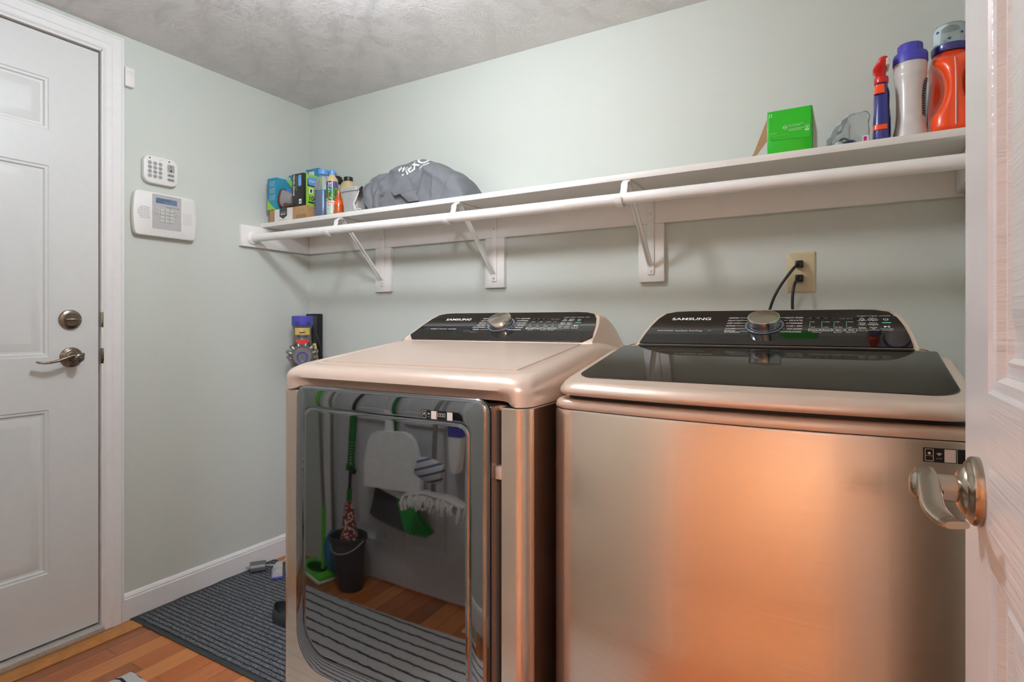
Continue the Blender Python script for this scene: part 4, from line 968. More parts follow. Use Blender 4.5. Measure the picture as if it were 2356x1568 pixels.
# loose flap hanging over the front and the gathered mouth with its cord
b = MB()
def sheet(P, m, n=10, off=0.0, th=.0012):
    """bilinear patch with thickness, P = 4 corners"""
    g = []
    for i in range(n+1):
        row = []
        for j in range(n+1):
            a, c_ = i/n, j/n; p = (P[0]*(1-a)+P[1]*a)*(1-c_)+(P[3]*(1-a)+P[2]*a)*c_
            row.append(p+Vector((0, -.004*math.sin(a*math.pi)*math.sin(c_*math.pi)-off, 0)))
        g.append(row)
    vs = [p for r in g for p in r]; N_ = len(vs); vs += [p+Vector((0, th, 0)) for p in vs]; fs = []
    for i in range(n):
        for j in range(n):
            q = [i*(n+1)+j, (i+1)*(n+1)+j, (i+1)*(n+1)+j+1, i*(n+1)+j+1]; fs += [tuple(q), tuple(N_+k for k in q[::-1])]
    b.faces(vs, fs, m)
V = Vector
sheet([V((.790, -.284, ZT+.058)), V((.812, -.286, ZT+.034)), V((.905, -.283, ZT+.048)), V((.865, -.279, ZT+.118))], 'fabric')
sheet([V((.835, -.2835, ZT+.042)), V((.880, -.281, ZT+.004)), V((.930, -.281, ZT+.004)), V((.905, -.2815, ZT+.050))], 'fabric')
b.build('flap', t, recalc=False)
b = MB(); b.tube([(.607, -.266, ZT+.082), (.600, -.270, ZT+.060), (.585, -.273, ZT+.030), (.592, -.274, ZT+.006), (.600, -.273, ZT+.002), (.612, -.272, ZT+.008), (.625, -.270, ZT+.004)], .0022, 'white_cord', n=8)
b.tube([(.609, -.268, ZT+.080), (.604, -.272, ZT+.058), (.590, -.275, ZT+.030), (.598, -.2755, ZT+.008), (.606, -.274, ZT+.0025)], .0022, 'white_cord', n=8); b.build('drawstring', t)
b = MB(); rings = []
for k in range(6):
    q = k/5; rings.append([(.609+.006*q+.012*(1-q)*math.cos(a), -.262+.012*math.sin(a*1)*(1-q), ZT+.080+.024*(1-q)*math.sin(a)) for a in [2*math.pi*i/16 for i in range(16)]])
b.loft(rings, 'blk', cap0=False); b.build('eyelet', t)
# lettering, wrapped onto the top of the bag
from mathutils.bvhtree import BVHTree
body = bpy.data.objects['bag_body']; bb = WL['bag_body']
bvh = BVHTree.FromPolygons([v.co+bb for v in body.data.vertices], [tuple(p.vertices) for p in body.data.polygons])
def onbag(x, z):
    y0 = -.40; h = bvh.ray_cast(Vector((x, -.42, z)), Vector((0, .92, -.18)).normalized())
    return (h[0]+h[1]*(.0012 if h[1].y < 0 else -.0012)) if h[0] else None
b = MB()
def wraptext(tx, size, x0, z0, ang, shear=0):
    c_, s_ = math.cos(ang), math.sin(ang); me = text_mesh(tx, 'LEFT', .02, 0)
    t2 = bmesh.new(); vs = [t2.verts.new((v[0]*size, v[1]*size, 0)) for v in me[0]]
    for q in me[1]:
        try: t2.faces.new([vs[k] for k in q])
        except ValueError: pass
    for it in range(3):
        es = [e for e in t2.edges if e.calc_length() > .007]
        if es: bmesh.ops.subdivide_edges(t2, edges=es, cuts=1, use_grid_fill=False)
    bmesh.ops.triangulate(t2, faces=t2.faces)
    bad = []
    for v in t2.verts:
        p = onbag(x0+v.co.x*c_-v.co.y*s_, z0+v.co.x*s_+v.co.y*c_)
        if p is None: bad.append(v)
        else: v.co = p
    bmesh.ops.delete(t2, geom=bad, context='VERTS'); b.merge(t2, 'print')
wraptext('NEXO', .044, .838, ZT+.128, .66)
wraptext('CRUISER', .012, .905, ZT+.162, .66)
wraptext('W', .036, .800, ZT+.168, -.15)
b.build('lettering', t, recalc=False)

# ------------------------------------------------------------------ things on the right end of the shelf
t = thing('detergent_pod_box', (2.18, -.22, ZT), 'bright green cardboard box with an open side flap, on the right half of the shelf', 'box')
gx0, gx1, gy0, gy1, gz1 = 2.1255, 2.2335, -.270, -.180, 1.6685
b = MB(); b.box(gx0, gx1, gy0, gy1, ZT+E_, gz1, 'green', .001); b.build('carton', t)
F = lambda u, v, o=0: (gx0+u, gy0-.0006-o, ZT+v)
b = MB(); W, h = gx1-gx0, gz1-ZT
o = [(.006, h-.001), (.006, .040), (.009, .036), (W-.008, .032), (W-.004, .036), (W-.003, h-.001)]
b.loft([[F(u, v, 0) for u, v in o], [F(u, v, .0008) for u, v in o]], 'green'); b.build('front_flap', t)
b = MB(); qd(b, F, .005, .012, h-.016, h-.009, 'print', .0012); qd(b, F, .0065, .0105, h-.0145, h-.0105, 'charcoal', .0014)
cx, cz = .044, .066
b.loft([[F(cx+r*math.cos(a), cz+r*math.sin(a), .0012) for a in [2*math.pi*i/24 for i in range(25)]] for r in (.0054, .0047)], 'print', closed=False)
b.build('maker_mark', t, recalc=False); b = MB(); b.text('P&G', .0048, 'print', lambda u, v: F(cx+u, cz-.0016+v, .0012), align='CENTER')
for i, tx in enumerate(('Distr. by Procter & Gamble,', 'Cincinnati, OH 45202', '', 'Questions? 1-800-846-7458', 'www.cascadeclean.com')): b.text(tx, .0032, 'print', lambda u, v: F(cx+.008+u, cz+.0035-.0038*i+v, .0012))
b.text('Fabricated in', .0032, 'print', lambda u, v: F(.008+u, .053+v, .0012)); b.text('COMBUSTION 2024 80501 90', .0034, 'greenl', lambda u, v: F(.009+u, .046+v, .0012))
o = rrect(W-.017, W-.007, .050, .064, .001, 3); i_ = rrect(W-.0163, W-.0077, .0507, .0633, .0007, 3)
b.loft([[F(u, v, .0012) for u, v in o], [F(u, v, .0012) for u, v in i_]], 'print', cap0=False, cap1=False)
b.faces([F(W-.012+.0028*math.cos(a), .0585+.0028*math.sin(a), .0012) for a in (math.pi/2, math.pi*7/6, math.pi*11/6)], [(0, 1, 2)], 'print'); qd(b, F, W-.0155, W-.0085, .0515, .054, 'print', .0012)
b.build('printed_label', t, recalc=False)
b = MB(); o = [(0, 0), (-.034, -.088), (-.0385, -.094), (-.0365, -.0985), (-.030, -.0985), (-.0005, -.060)]
b.loft([[(gx0-.0008+u, gy0+.004, 1.651+v) for u, v in o], [(gx0-.0008+u, gy0+.0052, 1.651+v) for u, v in o]], 'card'); b.build('side_flap', t, label='brown inner side of the open flap')
b = MB(); b.loft([[(gx1+.0006, y, z) for y, z in ((-.262, ZT+.002), (-.262, 1.662), (-.19, 1.664), (-.19, ZT+.002))], [(gx1+.010, y, z) for y, z in ((-.258, ZT+.001), (-.262, 1.60), (-.20, 1.62), (-.20, ZT+.001))]], 'bin'); b.build('plastic_wrap', t)
# crumpled bag of bits
t = thing('plastic_bag', (2.315, -.21, ZT), 'crumpled clear plastic bag holding small parts, right of the green box', 'bag')
b = MB(); rings = []
for i in range(25):
    q = i/24; x = 2.266+.094*q
    hh = .012+.062*math.sin(math.pi*min(1, q*.62+.06))**.9+.014*q
    ring = []
    for j in range(26):
        a = 2*math.pi*j/26; r_ = 1+.22*noise.noise(Vector((q*6, math.cos(a)*2, math.sin(a)*2)))+.12*noise.noise(Vector((q*16, math.cos(a)*6, math.sin(a)*6+3)))
        ring.append((x+.006*noise.noise(Vector((q*9, a*2, 4))), -.225+.042*math.cos(a)*r_*(.5+.5*math.sin(math.pi*min(1, q*1.5+.1))), max(ZT+E_*2, ZT+hh*.5+hh*.56*math.sin(a)*r_)))
    rings.append(ring)
b.loft(rings, 'clear'); b.build('film', t, ang=80)
def clip(x, y, rot, m1, m2, label, s_=1):
    Mx = Matrix.Translation((x, y, ZT+.0018)) @ Matrix.Rotation(rot, 4, 'Z') @ Matrix.Scale(s_, 4)
    t = thing('cabinet_lock', (x, y, ZT+.0018), label, 'child lock')
    b = MB(Mx); b.lathe([(0, 0), (.0115, 0), (.0125, .003), (.0125, .009), (.011, .012), (.006, .013), (0, .013)], m1, n=28); b.lathe([(0, 0), (.0115, 0), (.0125, .003), (.0125, .009), (.011, .012), (.006, .013), (0, .013)], m2, c=(.024, .004, 0), n=28); b.build('discs', t)
    b = MB(Mx); b.tube([(0, 0, .0135), (.008, .002, .020), (.016, .003, .020), (.024, .004, .0135)], .004, m2, n=12, flat=(.006, .0022)); b.build('strap', t)
clip(2.292, -.245, .1, 'mint', 'navy', 'pale mint and navy child lock in the clear bag, leftmost')
clip(2.312, -.224, .5, 'navy', 'mint', 'navy child lock with a mint strap in the clear bag, further back')
t = thing('small_tag', (2.352, -.262, ZT), 'small magenta and white tag leaning at the foot of the spray bottle', 'tag')
b = MB(); P = rrect(2.3455, 2.3585, ZT+.001, ZT+.017, .003, 4); b.loft([[(x, -.2640, z) for x, z in P], [(x, -.2625, z) for x, z in P]], 'paper'); b.build('tag_card', t)
b = MB(); P = rrect(2.3475, 2.3545, ZT+.0035, ZT+.0145, .002, 4); b.loft([[(x, -.2640, z) for x, z in P], [(x, -.2646, z) for x, z in P]], 'pink'); b.build('tag_print', t)
# spray bottle
t = thing('spray_bottle', (2.386, -.225, ZT), 'slim navy blue spray bottle with a red trigger head', 'spray bottle')
sc = (2.3865, -.228)
def sp(z, a, c_, dx=0): return [(sc[0]+dx+x, sc[1]+y, ZT+z) for x, y in rrect(-a, a, -c_, c_, min(a, c_)*.8, 7)]
b = MB(); b.loft([sp(E_, .0175, .036), sp(.006, .0185, .037), sp(.05, .0180, .037), (sp(.085, .0158, .033)), sp(.110, .0165, .031), sp(.125, .0158, .026), sp(.136, .0145, .018), sp(.146, .0135, .0140), sp(.150, .0125, .0125)], 'blue'); b.build('bottle_body', t)
b = MB(); b.lathe([(0, .1505), (.0150, .1505), (.0158, .153), (.0158, .163), (.0148, .167), (.0125, .168), (0, .168)], 'red', c=(sc[0], sc[1], ZT), n=40)
b.loft([sp(.168, .0105, .0115, -.001), sp(.174, .0115, .014, -.002), sp(.181, .0150, .020, -.0035), sp(.187, .0155, .026, -.003), sp(.198, .0115, .032, .001), sp(.2075, .0085, .033, .0035), sp(.2095, .0065, .030, .004)], 'red'); b.build('trigger_head', t)
b = MB(); b.box(sc[0]+.0085, sc[0]+.0165, -.262, -.21, ZT+.186, ZT+.203, 'pearl', .002); b.build('nozzle_panel', t, label='white panel on the side of the red trigger head')
b = MB()
def around(z0, z1, a0, a1, m, k=1.02, dx=0):
    n = 10; 
    def pt(a, z):
        ax = .0190*(1 if z < .06 else 1-.14*sm(.06, .09, z)+.03*sm(.09, .12, z)-.12*sm(.12, .136, z)); ay = .0375*(1-.12*sm(.05, .09, z)-.25*sm(.11, .136, z)); ax *= k; ay *= k
        e = .42; c_, s_ = math.cos(a), math.sin(a)
        return (sc[0]+ax*math.copysign(abs(c_)**e, c_), sc[1]+ay*math.copysign(abs(s_)**e, s_), ZT+z)
    b.loft([[pt(math.radians(a0+(a1-a0)*i/n), z0+(z1-z0)*j/4) for i in range(n+1)] for j in range(5)], m, closed=False)
around(.026, .038, 183, 285, 'orange'); around(.118, .143, 185, 275, 'orange'); around(.008, .075, 318, 358, 'ribpanel', 1.03); around(.078, .135, 322, 358, 'vac', 1.03); around(.076, .0785, 318, 358, 'orange', 1.04)
b.build('label', t, recalc=False)
# pearl white bottle
t = thing('booster_bottle', (2.447, -.215, ZT), 'pearl white waisted plastic bottle with a wide violet blue cap', 'bottle')
wc = (2.4475, -.222)
def ov(z, a, c_=None): return [(wc[0]+x, wc[1]+y, ZT+z) for x, y in rrect(-a, a, -(c_ or a), (c_ or a), min(a, c_ or a)*.98, 12)]
b = MB(); b.loft([ov(E_, .0350), ov(.004, .0372), ov(.016, .0362), (ov(.035, .0325)), ov(.06, .0300), ov(.10, .0300), ov(.135, .0315), ov(.155, .0340), ov(.160, .0352), ov(.164, .0340), ov(.176, .0350), ov(.190, .0345), ov(.196, .0335)], 'pearl'); b.build('bottle_body', t)
b = MB(); b.lathe([(0, .188), (.0362, .188), (.0368, .191), (.0365, .208), (.0350, .2125), (.0285, .215), (.0268, .216), (.0262, .234), (.025, .2365), (0, .2375)], 'capblue', c=(wc[0], wc[1], ZT), n=64)
for k in range(10):
    a = math.radians(36*k+10); b.box(-.0012, .0012, -.0006, .0008, .2165, .2340, 'capblue', M=Matrix.Translation((wc[0]+.0264*math.cos(a), wc[1]+.0264*math.sin(a), ZT)) @ Matrix.Rotation(a+math.pi/2, 4, 'Z'))
b.build('cap', t)
b = MB(); N_ = 24
def rad(z): return .0302+.006*max(0, (.035-z)/.03) if z < .06 else .0302+.0045*sm(.10, .155, z)
rows = []
for j in range(N_+1):
    z = .018+.130*j/N_; wd = (1-(2*j/N_-1)**4)**.5*34+2
    rows.append([(wc[0]+(rad(z)+.0008)*math.cos(math.radians(352-wd+2*wd*i/10)), wc[1]+(rad(z)+.0008)*math.sin(math.radians(352-wd+2*wd*i/10)), ZT+z) for i in range(11)])
b.loft(rows, 'ribpanel', closed=False); b.build('side_label', t, recalc=False)
# orange jug
t = thing('detergent_jug', (2.53, -.19, ZT), 'large orange detergent jug with a clear cap at the right end of the shelf', 'jug')
jx0, jx1, jy0, jy1 = 2.487, 2.5775, -.268, -.095
def jr(z, ix=0, iy=0, dent=0, r=.03):
    P = rrect(jx0+ix, jx1-ix, jy0+iy, jy1-iy, max(.012, min(r, (jx1-jx0)/2-ix-.001)), 9, 14); out = []
    xm = (jx0+jx1)/2
    for x, y in P:
        # finger hollows on both broad faces next to the front seam
        if dent and y < jy0+.085:
            k = 1-sm(.055, .085, y-jy0); x = xm+(x-xm)*(1-k*dent*.58/.030)
            if abs(x-xm) > .02 and y > jy0+.02: y += .0
        out.append((x, y, ZT+z))
    return out
b = MB()
prof = [(E_, .006, .008, 0), (.004, .001, .002, 0), (.015, 0, 0, 0)]
for k in range(14):
    z = .03+.135*k/13; prof.append((z, .001+.006*sm(.06, .16, z), .001+.01*sm(.08, .165, z), .030*math.sin(math.pi*max(0, min(1, (z-.045)/.125)))**.6))
prof += [(.175, .006, .016, 0), (.188, .004, .030, 0), (.198, .006, .044, 0), (.206, .009, .051, 0), (.211, .012, .055, 0)]
b.loft([jr(*p) for p in prof], 'orange'); b.build('jug_body', t, ang=60)
b = MB(); b.tube([((jx0+jx1)/2, jy0-.0008, ZT+.012), ((jx0+jx1)/2, jy0-.0010, ZT+.10), ((jx0+jx1)/2, jy0+.006, ZT+.155), ((jx0+jx1)/2, jy0+.014, ZT+.175)], .0014, 'pearl', n=8); b.build('seam', t)
b = MB(); jc = ((jx0+jx1)/2, -.185); b.lathe([(0, .2085), (.0375, .2085), (.0395, .212), (.0395, .224), (.037, .2265), (0, .2265)], 'blue', c=(jc[0], jc[1], ZT), n=48); b.build('collar', t)
b = MB(); b.lathe([(.0365, .227), (.0368, .262), (.035, .272), (.031, .277), (0, .279), (0, .277), (.030, .275), (.0335, .270), (.0352, .262), (.035, .227)], 'clear', c=(jc[0], jc[1], ZT), n=48); b.build('measuring_cap', t)
b = MB()
for k in range(14):
    a = math.radians(140+k*40); z = .236+.0115*(k % 3); P = [(0, .004), (.0042, 0), (.003, -.003), (0, -.0042), (-.003, -.003), (-.0042, 0)]
    b.faces([(jc[0]+.0374*math.cos(a+u/.037), jc[1]+.0374*math.sin(a+u/.037), ZT+z+v*.8) for u, v in P], [tuple(range(6))], 'teal')
b.build('cap_dots', t, recalc=False)
b = MB(); P = rrect(jy0+.030, jy1-.012, ZT+.012, ZT+.165, .02, 6); b.loft([[(jx0-.0004, y, z) for y, z in P], [(jx0+.0008, y, z) for y, z in P]], 'blue'); 
b.bm.free(); b = MB(); qd(b, lambda u, v, o=0: (jx0-.0008, -.17+u, ZT+v), 0, .06, .015, .15, 'blue'); b.build('label', t, recalc=False)

# ------------------------------------------------------------------ vacuum on its wall dock in the corner
t = thing('wall_dock', (.054, -.02, .8), 'dark brown wall dock behind the cordless vacuum in the corner', 'dock')
b = MB(); b.box(.010, .098, -.030, -.0006, .78, 1.146, 'blk', .004); b.box(.062, .090, -.0312, -.0295, .9, 1.135, 'charcoal', .002); b.build('dock_plate', t)
b = MB(); b.tube([(.105, -.060, 1.07), (.118, -.062, 1.05), (.130, -.055, 1.01), (.142, -.045, .94), (.150, -.03, .80), (.150, -.03, .5), (.15, -.04, .12), (.15, -.05, .006)], .0035, 'cord', n=8); b.build('cable', t)
VC = Vector((.112, -.135, 0)); fr = Vector((.77, -.637, 0)).normalized(); rt = Vector((.637, .77, 0)).normalized()
VM = Matrix((rt, -fr, Vector((0, 0, 1)))).transposed().to_4x4(); VM.translation = VC      # local: x right, -y towards the camera, z up
t = thing('cordless_vacuum', (VC.x, VC.y, .05), 'grey cordless stick vacuum with purple cap and yellow label, hanging in the corner', 'vacuum')
b = MB(VM); b.lathe([(0, 1.134), (.045, 1.134), (.0472, 1.131), (.0475, 1.092), (.046, 1.088), (0, 1.088)], 'purple', n=48)
for z in (1.1035, 1.0985, 1.0935):
    for a in (-2.1, -.95): b.box(-.009, .009, -.0012, .0012, z-.0008, z+.0008, 'blk', M=Matrix.Translation((.0470*math.cos(a), .0470*math.sin(a), 0)) @ Matrix.Rotation(a+math.pi/2, 4, 'Z'))
b.build('filter_cap', t)
b = MB(VM); b.lathe([(0, .90), (.045, .90), (.045, .99), (.041, 1.01), (.039, 1.05), (.039, 1.07), (.044, 1.088), (0, 1.088)], 'vac', n=48)
b.text('dyson', .020, 'blk', lambda u, v: (.0400*math.sin(u/.04), -.0400*math.cos(u/.04), 1.0325+v), align='CENTER', bold=.02); b.build('motor_body', t)
b = MB(VM); n = 24; rows = []
top = [(-.9+1.8*i/n, 1.078+.006*math.cos((-.9+1.8*i/n)*1.6)+(.0022 if i % 2 else 0)) for i in range(n+1)]; bot = [(-.9+1.8*i/n, 1.0455+(.0018 if i % 2 else 0)) for i in range(n+1)]
b.loft([[(.0412*math.sin(a), -.0412*math.cos(a), z) for a, z in bot], [(.0412*math.sin(a), -.0412*math.cos(a), z) for a, z in top]], 'yellow', closed=False); b.build('yellow_label', t, recalc=False)
b = MB(VM); b.tube([(-.012, -.0435, 1.062), (0, -.0445, 1.062), (.012, -.0435, 1.062)], .006, 'vacsil', n=14); b.build('power_slider', t)
b = MB(VM); o = [(-.030, 1.022)]+[(.030*math.cos(a), 1.022+.020*math.sin(a)) for a in [math.pi+math.pi*i/14 for i in range(1, 14)]]+[(.030, 1.022)]
b.loft([[(x, -.0485, z) for x, z in o], [(x, -.030, z) for x, z in o]], 'red'); b.build('release_button', t)
b = MB(VM); o = [(.034*math.cos(a), 1.006+.026*math.sin(a)) for a in [math.pi+math.pi*i/14 for i in range(15)]]
b.loft([[(x, -.0475, z) for x, z in o], [(x, -.030, z) for x, z in o]], 'blk'); b.build('bin_window', t)
for k in range(12):
    a = math.radians(-30+22*k if k < 6 else 10+22*k); a = math.radians(180/11*k*1.9-110)
    x, z = .052*math.sin(a), .955+.045*math.cos(a)
    b = MB(VM); b.tube([(.020*math.sin(a), -.050, .945+.020*math.cos(a)), (.034*math.sin(a), -.054, .95+.034*math.cos(a)), (x*1.05, -.046, z), (x*1.2, -.030, z+.004), (x*1.15, -.012, z+.004)], [.0045, .006, .0105, .0105, .008], 'vacsil', n=12); b.build('cyclone', t)
b = MB(VM); b.lathe([(0, .030), (.044, .030), (.052, .02), (.054, -.02), (.04, -.04), (0, -.04)], 'vac', c=(0, -.028, .948), axis='y', n=36); b.build('cyclone_housing', t)
b = MB(VM); b.lathe([(0, -.008), (.0165, -.006), (.0185, -.012), (.0225, -.0135), (.024, -.010), (.024, .006), (0, .006)], 'purple', c=(0, -.058, .945), axis='y', n=40)
b.box(-.002, .002, -.068, -.064, .938, .952, 'vacsil'); b.build('boost_dial', t)
b = MB(VM); pts = [(.052+.016*math.sin(q), -.01, 1.005-.095*q) for q in [i/8 for i in range(9)]]; b.tube(pts, .004, 'yellow', n=10, flat=(.003, .008)); b.build('handle_trim', t)
b = MB(VM); b.lathe([(0, .10), (.017, .10), (.017, .905), (0, .905)], 'purple', n=24); b.build('wand', t)
b = MB(VM); b.box(-.07, .07, -.035, .030, .010, .06, 'vac', .018, 4); b.lathe([(.02, .05), (.02, .12), (0, .12)], 'vac', n=20); b.build('floor_head', t)

# ------------------------------------------------------------------ floor things
b = MB()
n = 70; xs = [.018+1.062*i/n for i in range(n+1)]
def edge_y(x): return -.833-.006*sm(.0, .5, x)
def mz(x, y):
    r = max(0, 1-x/.05); return .0065+.004*r*(.5+.5*math.sin(y*38))*max(0, min(1, (y+.80)/.1))
def mrow(x, inset=0): return None
for (m, i0, z0, zt) in (('rubber', 0, .0008, .0035), ('ribmat', .020, .0035, .0035)):
    P = []
    ny = 90
    g = [[(.016+i0+(1.062-2*i0)*i/n+ (.004*noise.noise(Vector((j*.13, 2, 0))) if i == 0 else 0), -.835+i0+(.62-2*i0)*j/ny, 0) for j in range(ny+1)] for i in range(n+1)]
    vs = []
    for i in range(n+1):
        for j in range(ny+1):
            x, y, _ = g[i][j]; vs.append((x, y, zt+mz(x, y)-(.0065 if m == 'rubber' else .0035)+(.0006 if m == 'rubber' else .0)))
    N_ = len(vs); vs += [(x, y, z0 if m == 'rubber' else z-.003) for x, y, z in vs]; fs = []
    for i in range(n):
        for j in range(ny):
            q = [i*(ny+1)+j, (i+1)*(ny+1)+j, (i+1)*(ny+1)+j+1, i*(ny+1)+j+1]; fs.append(tuple(q)); fs.append(tuple(N_+k for k in q[::-1]))
    ed = [i*(ny+1) for i in range(n+1)]+[n*(ny+1)+j for j in range(1, ny+1)]+[i*(ny+1)+ny for i in range(n-1, -1, -1)]+[j for j in range(ny-1, 0, -1)]
    for a, c_ in zip(ed, ed[1:]+ed[:1]): fs.append((a, N_+a, N_+c_, c_))
    if m == 'rubber':
        t = thing('floor_mat', (.55, -.52, 0), 'dark grey ribbed floor mat with a black rubber edge, beside the dryer', 'mat')
        b = MB(); b.faces(vs, fs, m); b.build('rubber_backing', t)
    else: b = MB(); b.faces(vs, fs, m); b.build('ribbed_carpet', t)
MT = .0075
# charger block with prongs
t = thing('charger_block', (.075, -.325, MT), 'dark wall charger block lying on its side on the mat by the baseboard', 'charger')
CM = Matrix.Translation((.068, -.338, MT+.0195)) @ Matrix.Rotation(math.radians(52), 4, 'Z')
def sta(x, s_=1): return [(x, y*s_, z*s_) for y, z in rrect(-.028, .028, -.0185, .0185, .0165, 8)]
b = MB(CM); b.loft([sta(-.032, .9), sta(-.030, 1), sta(.030, 1), sta(.033, .9)][::1], 'vac'); b.build('block', t)
b = MB(CM)
for y in (-.006, .006): b.box(-.049, -.031, y-.0007, y+.0007, -.003, .003, 'alu')
b.build('prongs', t)
b = MB(CM); b.tube([(.033, .004, 0), (.045, .008, -.004), (.07, .02, -.012), (.10, .055, -.0155), (.13, .10, -.0155)], .002, 'white_cord', n=8); b.build('cable', t)
# small clear scoop with a purple base
t = thing('dustbin_scoop', (.17, -.31, MT), 'small clear plastic nozzle with a purple foot on the mat behind the dryer corner', 'nozzle')
SM = Matrix.Translation((.172, -.312, MT)) @ Matrix.Rotation(math.radians(-38), 4, 'Z')
b = MB(SM); b.box(-.036, .060, -.030, .020, .0005, .010, 'purple', .003); b.build('foot', t)
b = MB(SM); b.loft([[(x, y, .0105) for x, y in rrect(-.032, .056, -.026, .018, .008, 5)], [(x, y, .030) for x, y in rrect(-.030, .054, -.020, .018, .008, 5)], [(x, y, .046) for x, y in rrect(-.024, .05, -.006, .016, .008, 5)]], 'bin'); b.build('clear_hood', t)
# black rubber collar / cuff
t = thing('rubber_cuff', (.54, -.555, MT), 'open black rubber cuff standing on the mat at the dryer corner', 'cuff')
b = MB(); n = 40
def cf(z, s_, o=0): return [(.536+(.062*s_+o)*math.cos(a)*1.1, -.548+(.050*s_+o)*math.sin(a), MT+z+.006*math.sin(a*2+1)*(z > .02)) for a in [2*math.pi*i/n for i in range(n)]]
b.loft([cf(.0006, .92), cf(.02, 1), cf(.048, .90), cf(.050, .90, -.002), cf(.048, .90, -.004), cf(.02, 1, -.004), cf(.003, .92, -.004)], 'rubber', cap0=True, cap1=True); b.build('cuff_wall', t)
# striped rug
t = thing('striped_rug', (1.2, -1.4, 0), 'light grey rug with thin dark stripes on the floor in front of the dryer', 'rug')
RM = Matrix.Translation((.366, -1.0, 0)) @ Matrix.Rotation(math.radians(-2.4), 4, 'Z')
b = MB()
vs, fs = [], []; nx, ny = 60, 40
for i in range(nx+1):
    for j in range(ny+1):
        x, y = 1.32*i/nx, -.738*j/ny; e = min(i, nx-i, j, ny-j)
        vs.append(RM @ Vector((x+(.003*noise.noise(Vector((j*.4, 0, 5))) if i in (0, nx) else 0), y+(.003*noise.noise(Vector((i*.4, 9, 5))) if j in (0, ny) else 0), (.004 if e == 0 else .010)+.0008*noise.noise(Vector((x*30, y*30, 0))))))
N_ = len(vs); vs += [Vector((v.x, v.y, .0008)) for v in vs]
for i in range(nx):
    for j in range(ny):
        q = [i*(ny+1)+j, (i+1)*(ny+1)+j, (i+1)*(ny+1)+j+1, i*(ny+1)+j+1]; fs.append(tuple(q)); fs.append(tuple(N_+k for k in q[::-1]))
ed = [i*(ny+1) for i in range(nx+1)]+[nx*(ny+1)+j for j in range(1, ny+1)]+[i*(ny+1)+ny for i in range(nx-1, -1, -1)]+[j for j in range(ny-1, 0, -1)]
for a, c_ in zip(ed, ed[1:]+ed[:1]): fs.append((a, N_+a, N_+c_, c_))
b.faces(vs, fs, 'rug'); b.build('rug_pile', t)
# floor register
t = thing('floor_register', (1.25, -1.86, 0), 'pale metal floor register with slots, by the front wall', 'vent')
b = MB(); vx0, vx1, vy0, vy1 = 1.16, 1.42, -1.925, -1.815
b.loft([[(x, y, .0006) for x, y in rrect(vx0, vx1, vy0, vy1, .004, 4)], [(x, y, .005) for x, y in rrect(vx0+.002, vx1-.002, vy0+.002, vy1-.002, .004, 4)], [(x, y, .006) for x, y in rrect(vx0+.014, vx1-.014, vy0+.012, vy1-.012, .003, 4)]], 'almond'); b.build('register_frame', t)
b = MB()
for k in range(22): 
    for j in (0, 1): b.box(vx0+.020+.0103*k, vx0+.025+.0103*k, vy0+.018+.038*j, vy0+.052+.038*j, .0061, .0066, 'dark')
b.build('slots', t)

# ------------------------------------------------------------------ cleaning tools leaning and hanging on the closet door (seen in the dryer glass)
YW = YF+.004
def pole(b, p0, p1, r, m, n=14): b.tube([p0, p1], r, m, n=n)
t = thing('flat_mop', (.30, -1.83, 0), 'lime green flat floor mop with a slim grey pole leaning on the closet door', 'mop')
b = MB(Matrix.Translation((.285, -1.852, .0)) @ Matrix.Rotation(.25, 4, 'Z')); b.box(-.125, .125, -.048, .048, .012, .028, 'limep', .006)
for k in range(5): b.lathe([(.006+.008*k, .0285), (.0085+.008*k, .0290), (.009+.008*k, .0285)], 'greend', n=24, sx=1.8)
b.build('mop_head', t)
b = MB(Matrix.Translation((.285, -1.852, .0)) @ Matrix.Rotation(.25, 4, 'Z')); b.box(-.130, .130, -.058, .058, .0008, .013, 'pad', .004); b.build('cleaning_pad', t)
b = MB(); b.tube([(.325, -1.856, .029), (.325, -1.860, .06)], .010, 'limep', n=14); pole(b, (.325, -1.860, .05), (.300, -1.888, .30), .010, 'limep'); b.build('neck', t)
b = MB(); pole(b, (.300, -1.888, .29), (.212, -1.929, .90), .009, 'vacsil'); pole(b, (.212, -1.929, .89), (.195, -1.934, 1.20), .0105, 'limep'); b.build('pole', t)
t = thing('chenille_mop', (.42, -1.86, 0), 'shaggy blue chenille mop head on a silver pole leaning beside the black bucket', 'mop')
b = MB(); rings = []
for k in range(14):
    q = k/13; z = .034+.175*q; r_ = .058*math.sin(math.pi*(.12+.80*q))**.7
    rings.append([(.392+(r_*1.0)*math.cos(a)*(1+.16*noise.noise(Vector((math.cos(a)*6, math.sin(a)*6, q*14)))), -1.873+(r_*.78)*math.sin(a)*(1+.16*noise.noise(Vector((math.cos(a)*7, math.sin(a)*7, q*13+4)))), z) for a in [2*math.pi*i/30 for i in range(30)]])
b.loft(rings, 'blue_f'); b.build('mop_head', t)
b = MB(); pole(b, (.385, -1.875, .19), (.30, -1.930, 1.22), .009, 'vacsil'); b.build('pole', t)
t = thing('cleaning_bucket', (.52, -1.84, 0), 'black plastic bucket with a pouring lip in front of the closet door', 'bucket')
BK = Vector((.530, -1.842, 0)); b = MB()
def bkr(z, r, n=44):
    o = []
    for i in range(n):
        a = 2*math.pi*i/n; lip = 1+.14*max(0, math.cos(a-2.2))**8*(z > .20); o.append((BK.x+r*math.cos(a)*lip, BK.y+r*math.sin(a)*lip*.9, z))
    return o
b.loft([bkr(.001, .058), bkr(.006, .062), bkr(.17, .078), bkr(.212, .082), bkr(.218, .089), bkr(.230, .089), bkr(.232, .084), bkr(.222, .079), bkr(.17, .075), bkr(.012, .059)], 'charcoal'); b.build('pail', t)
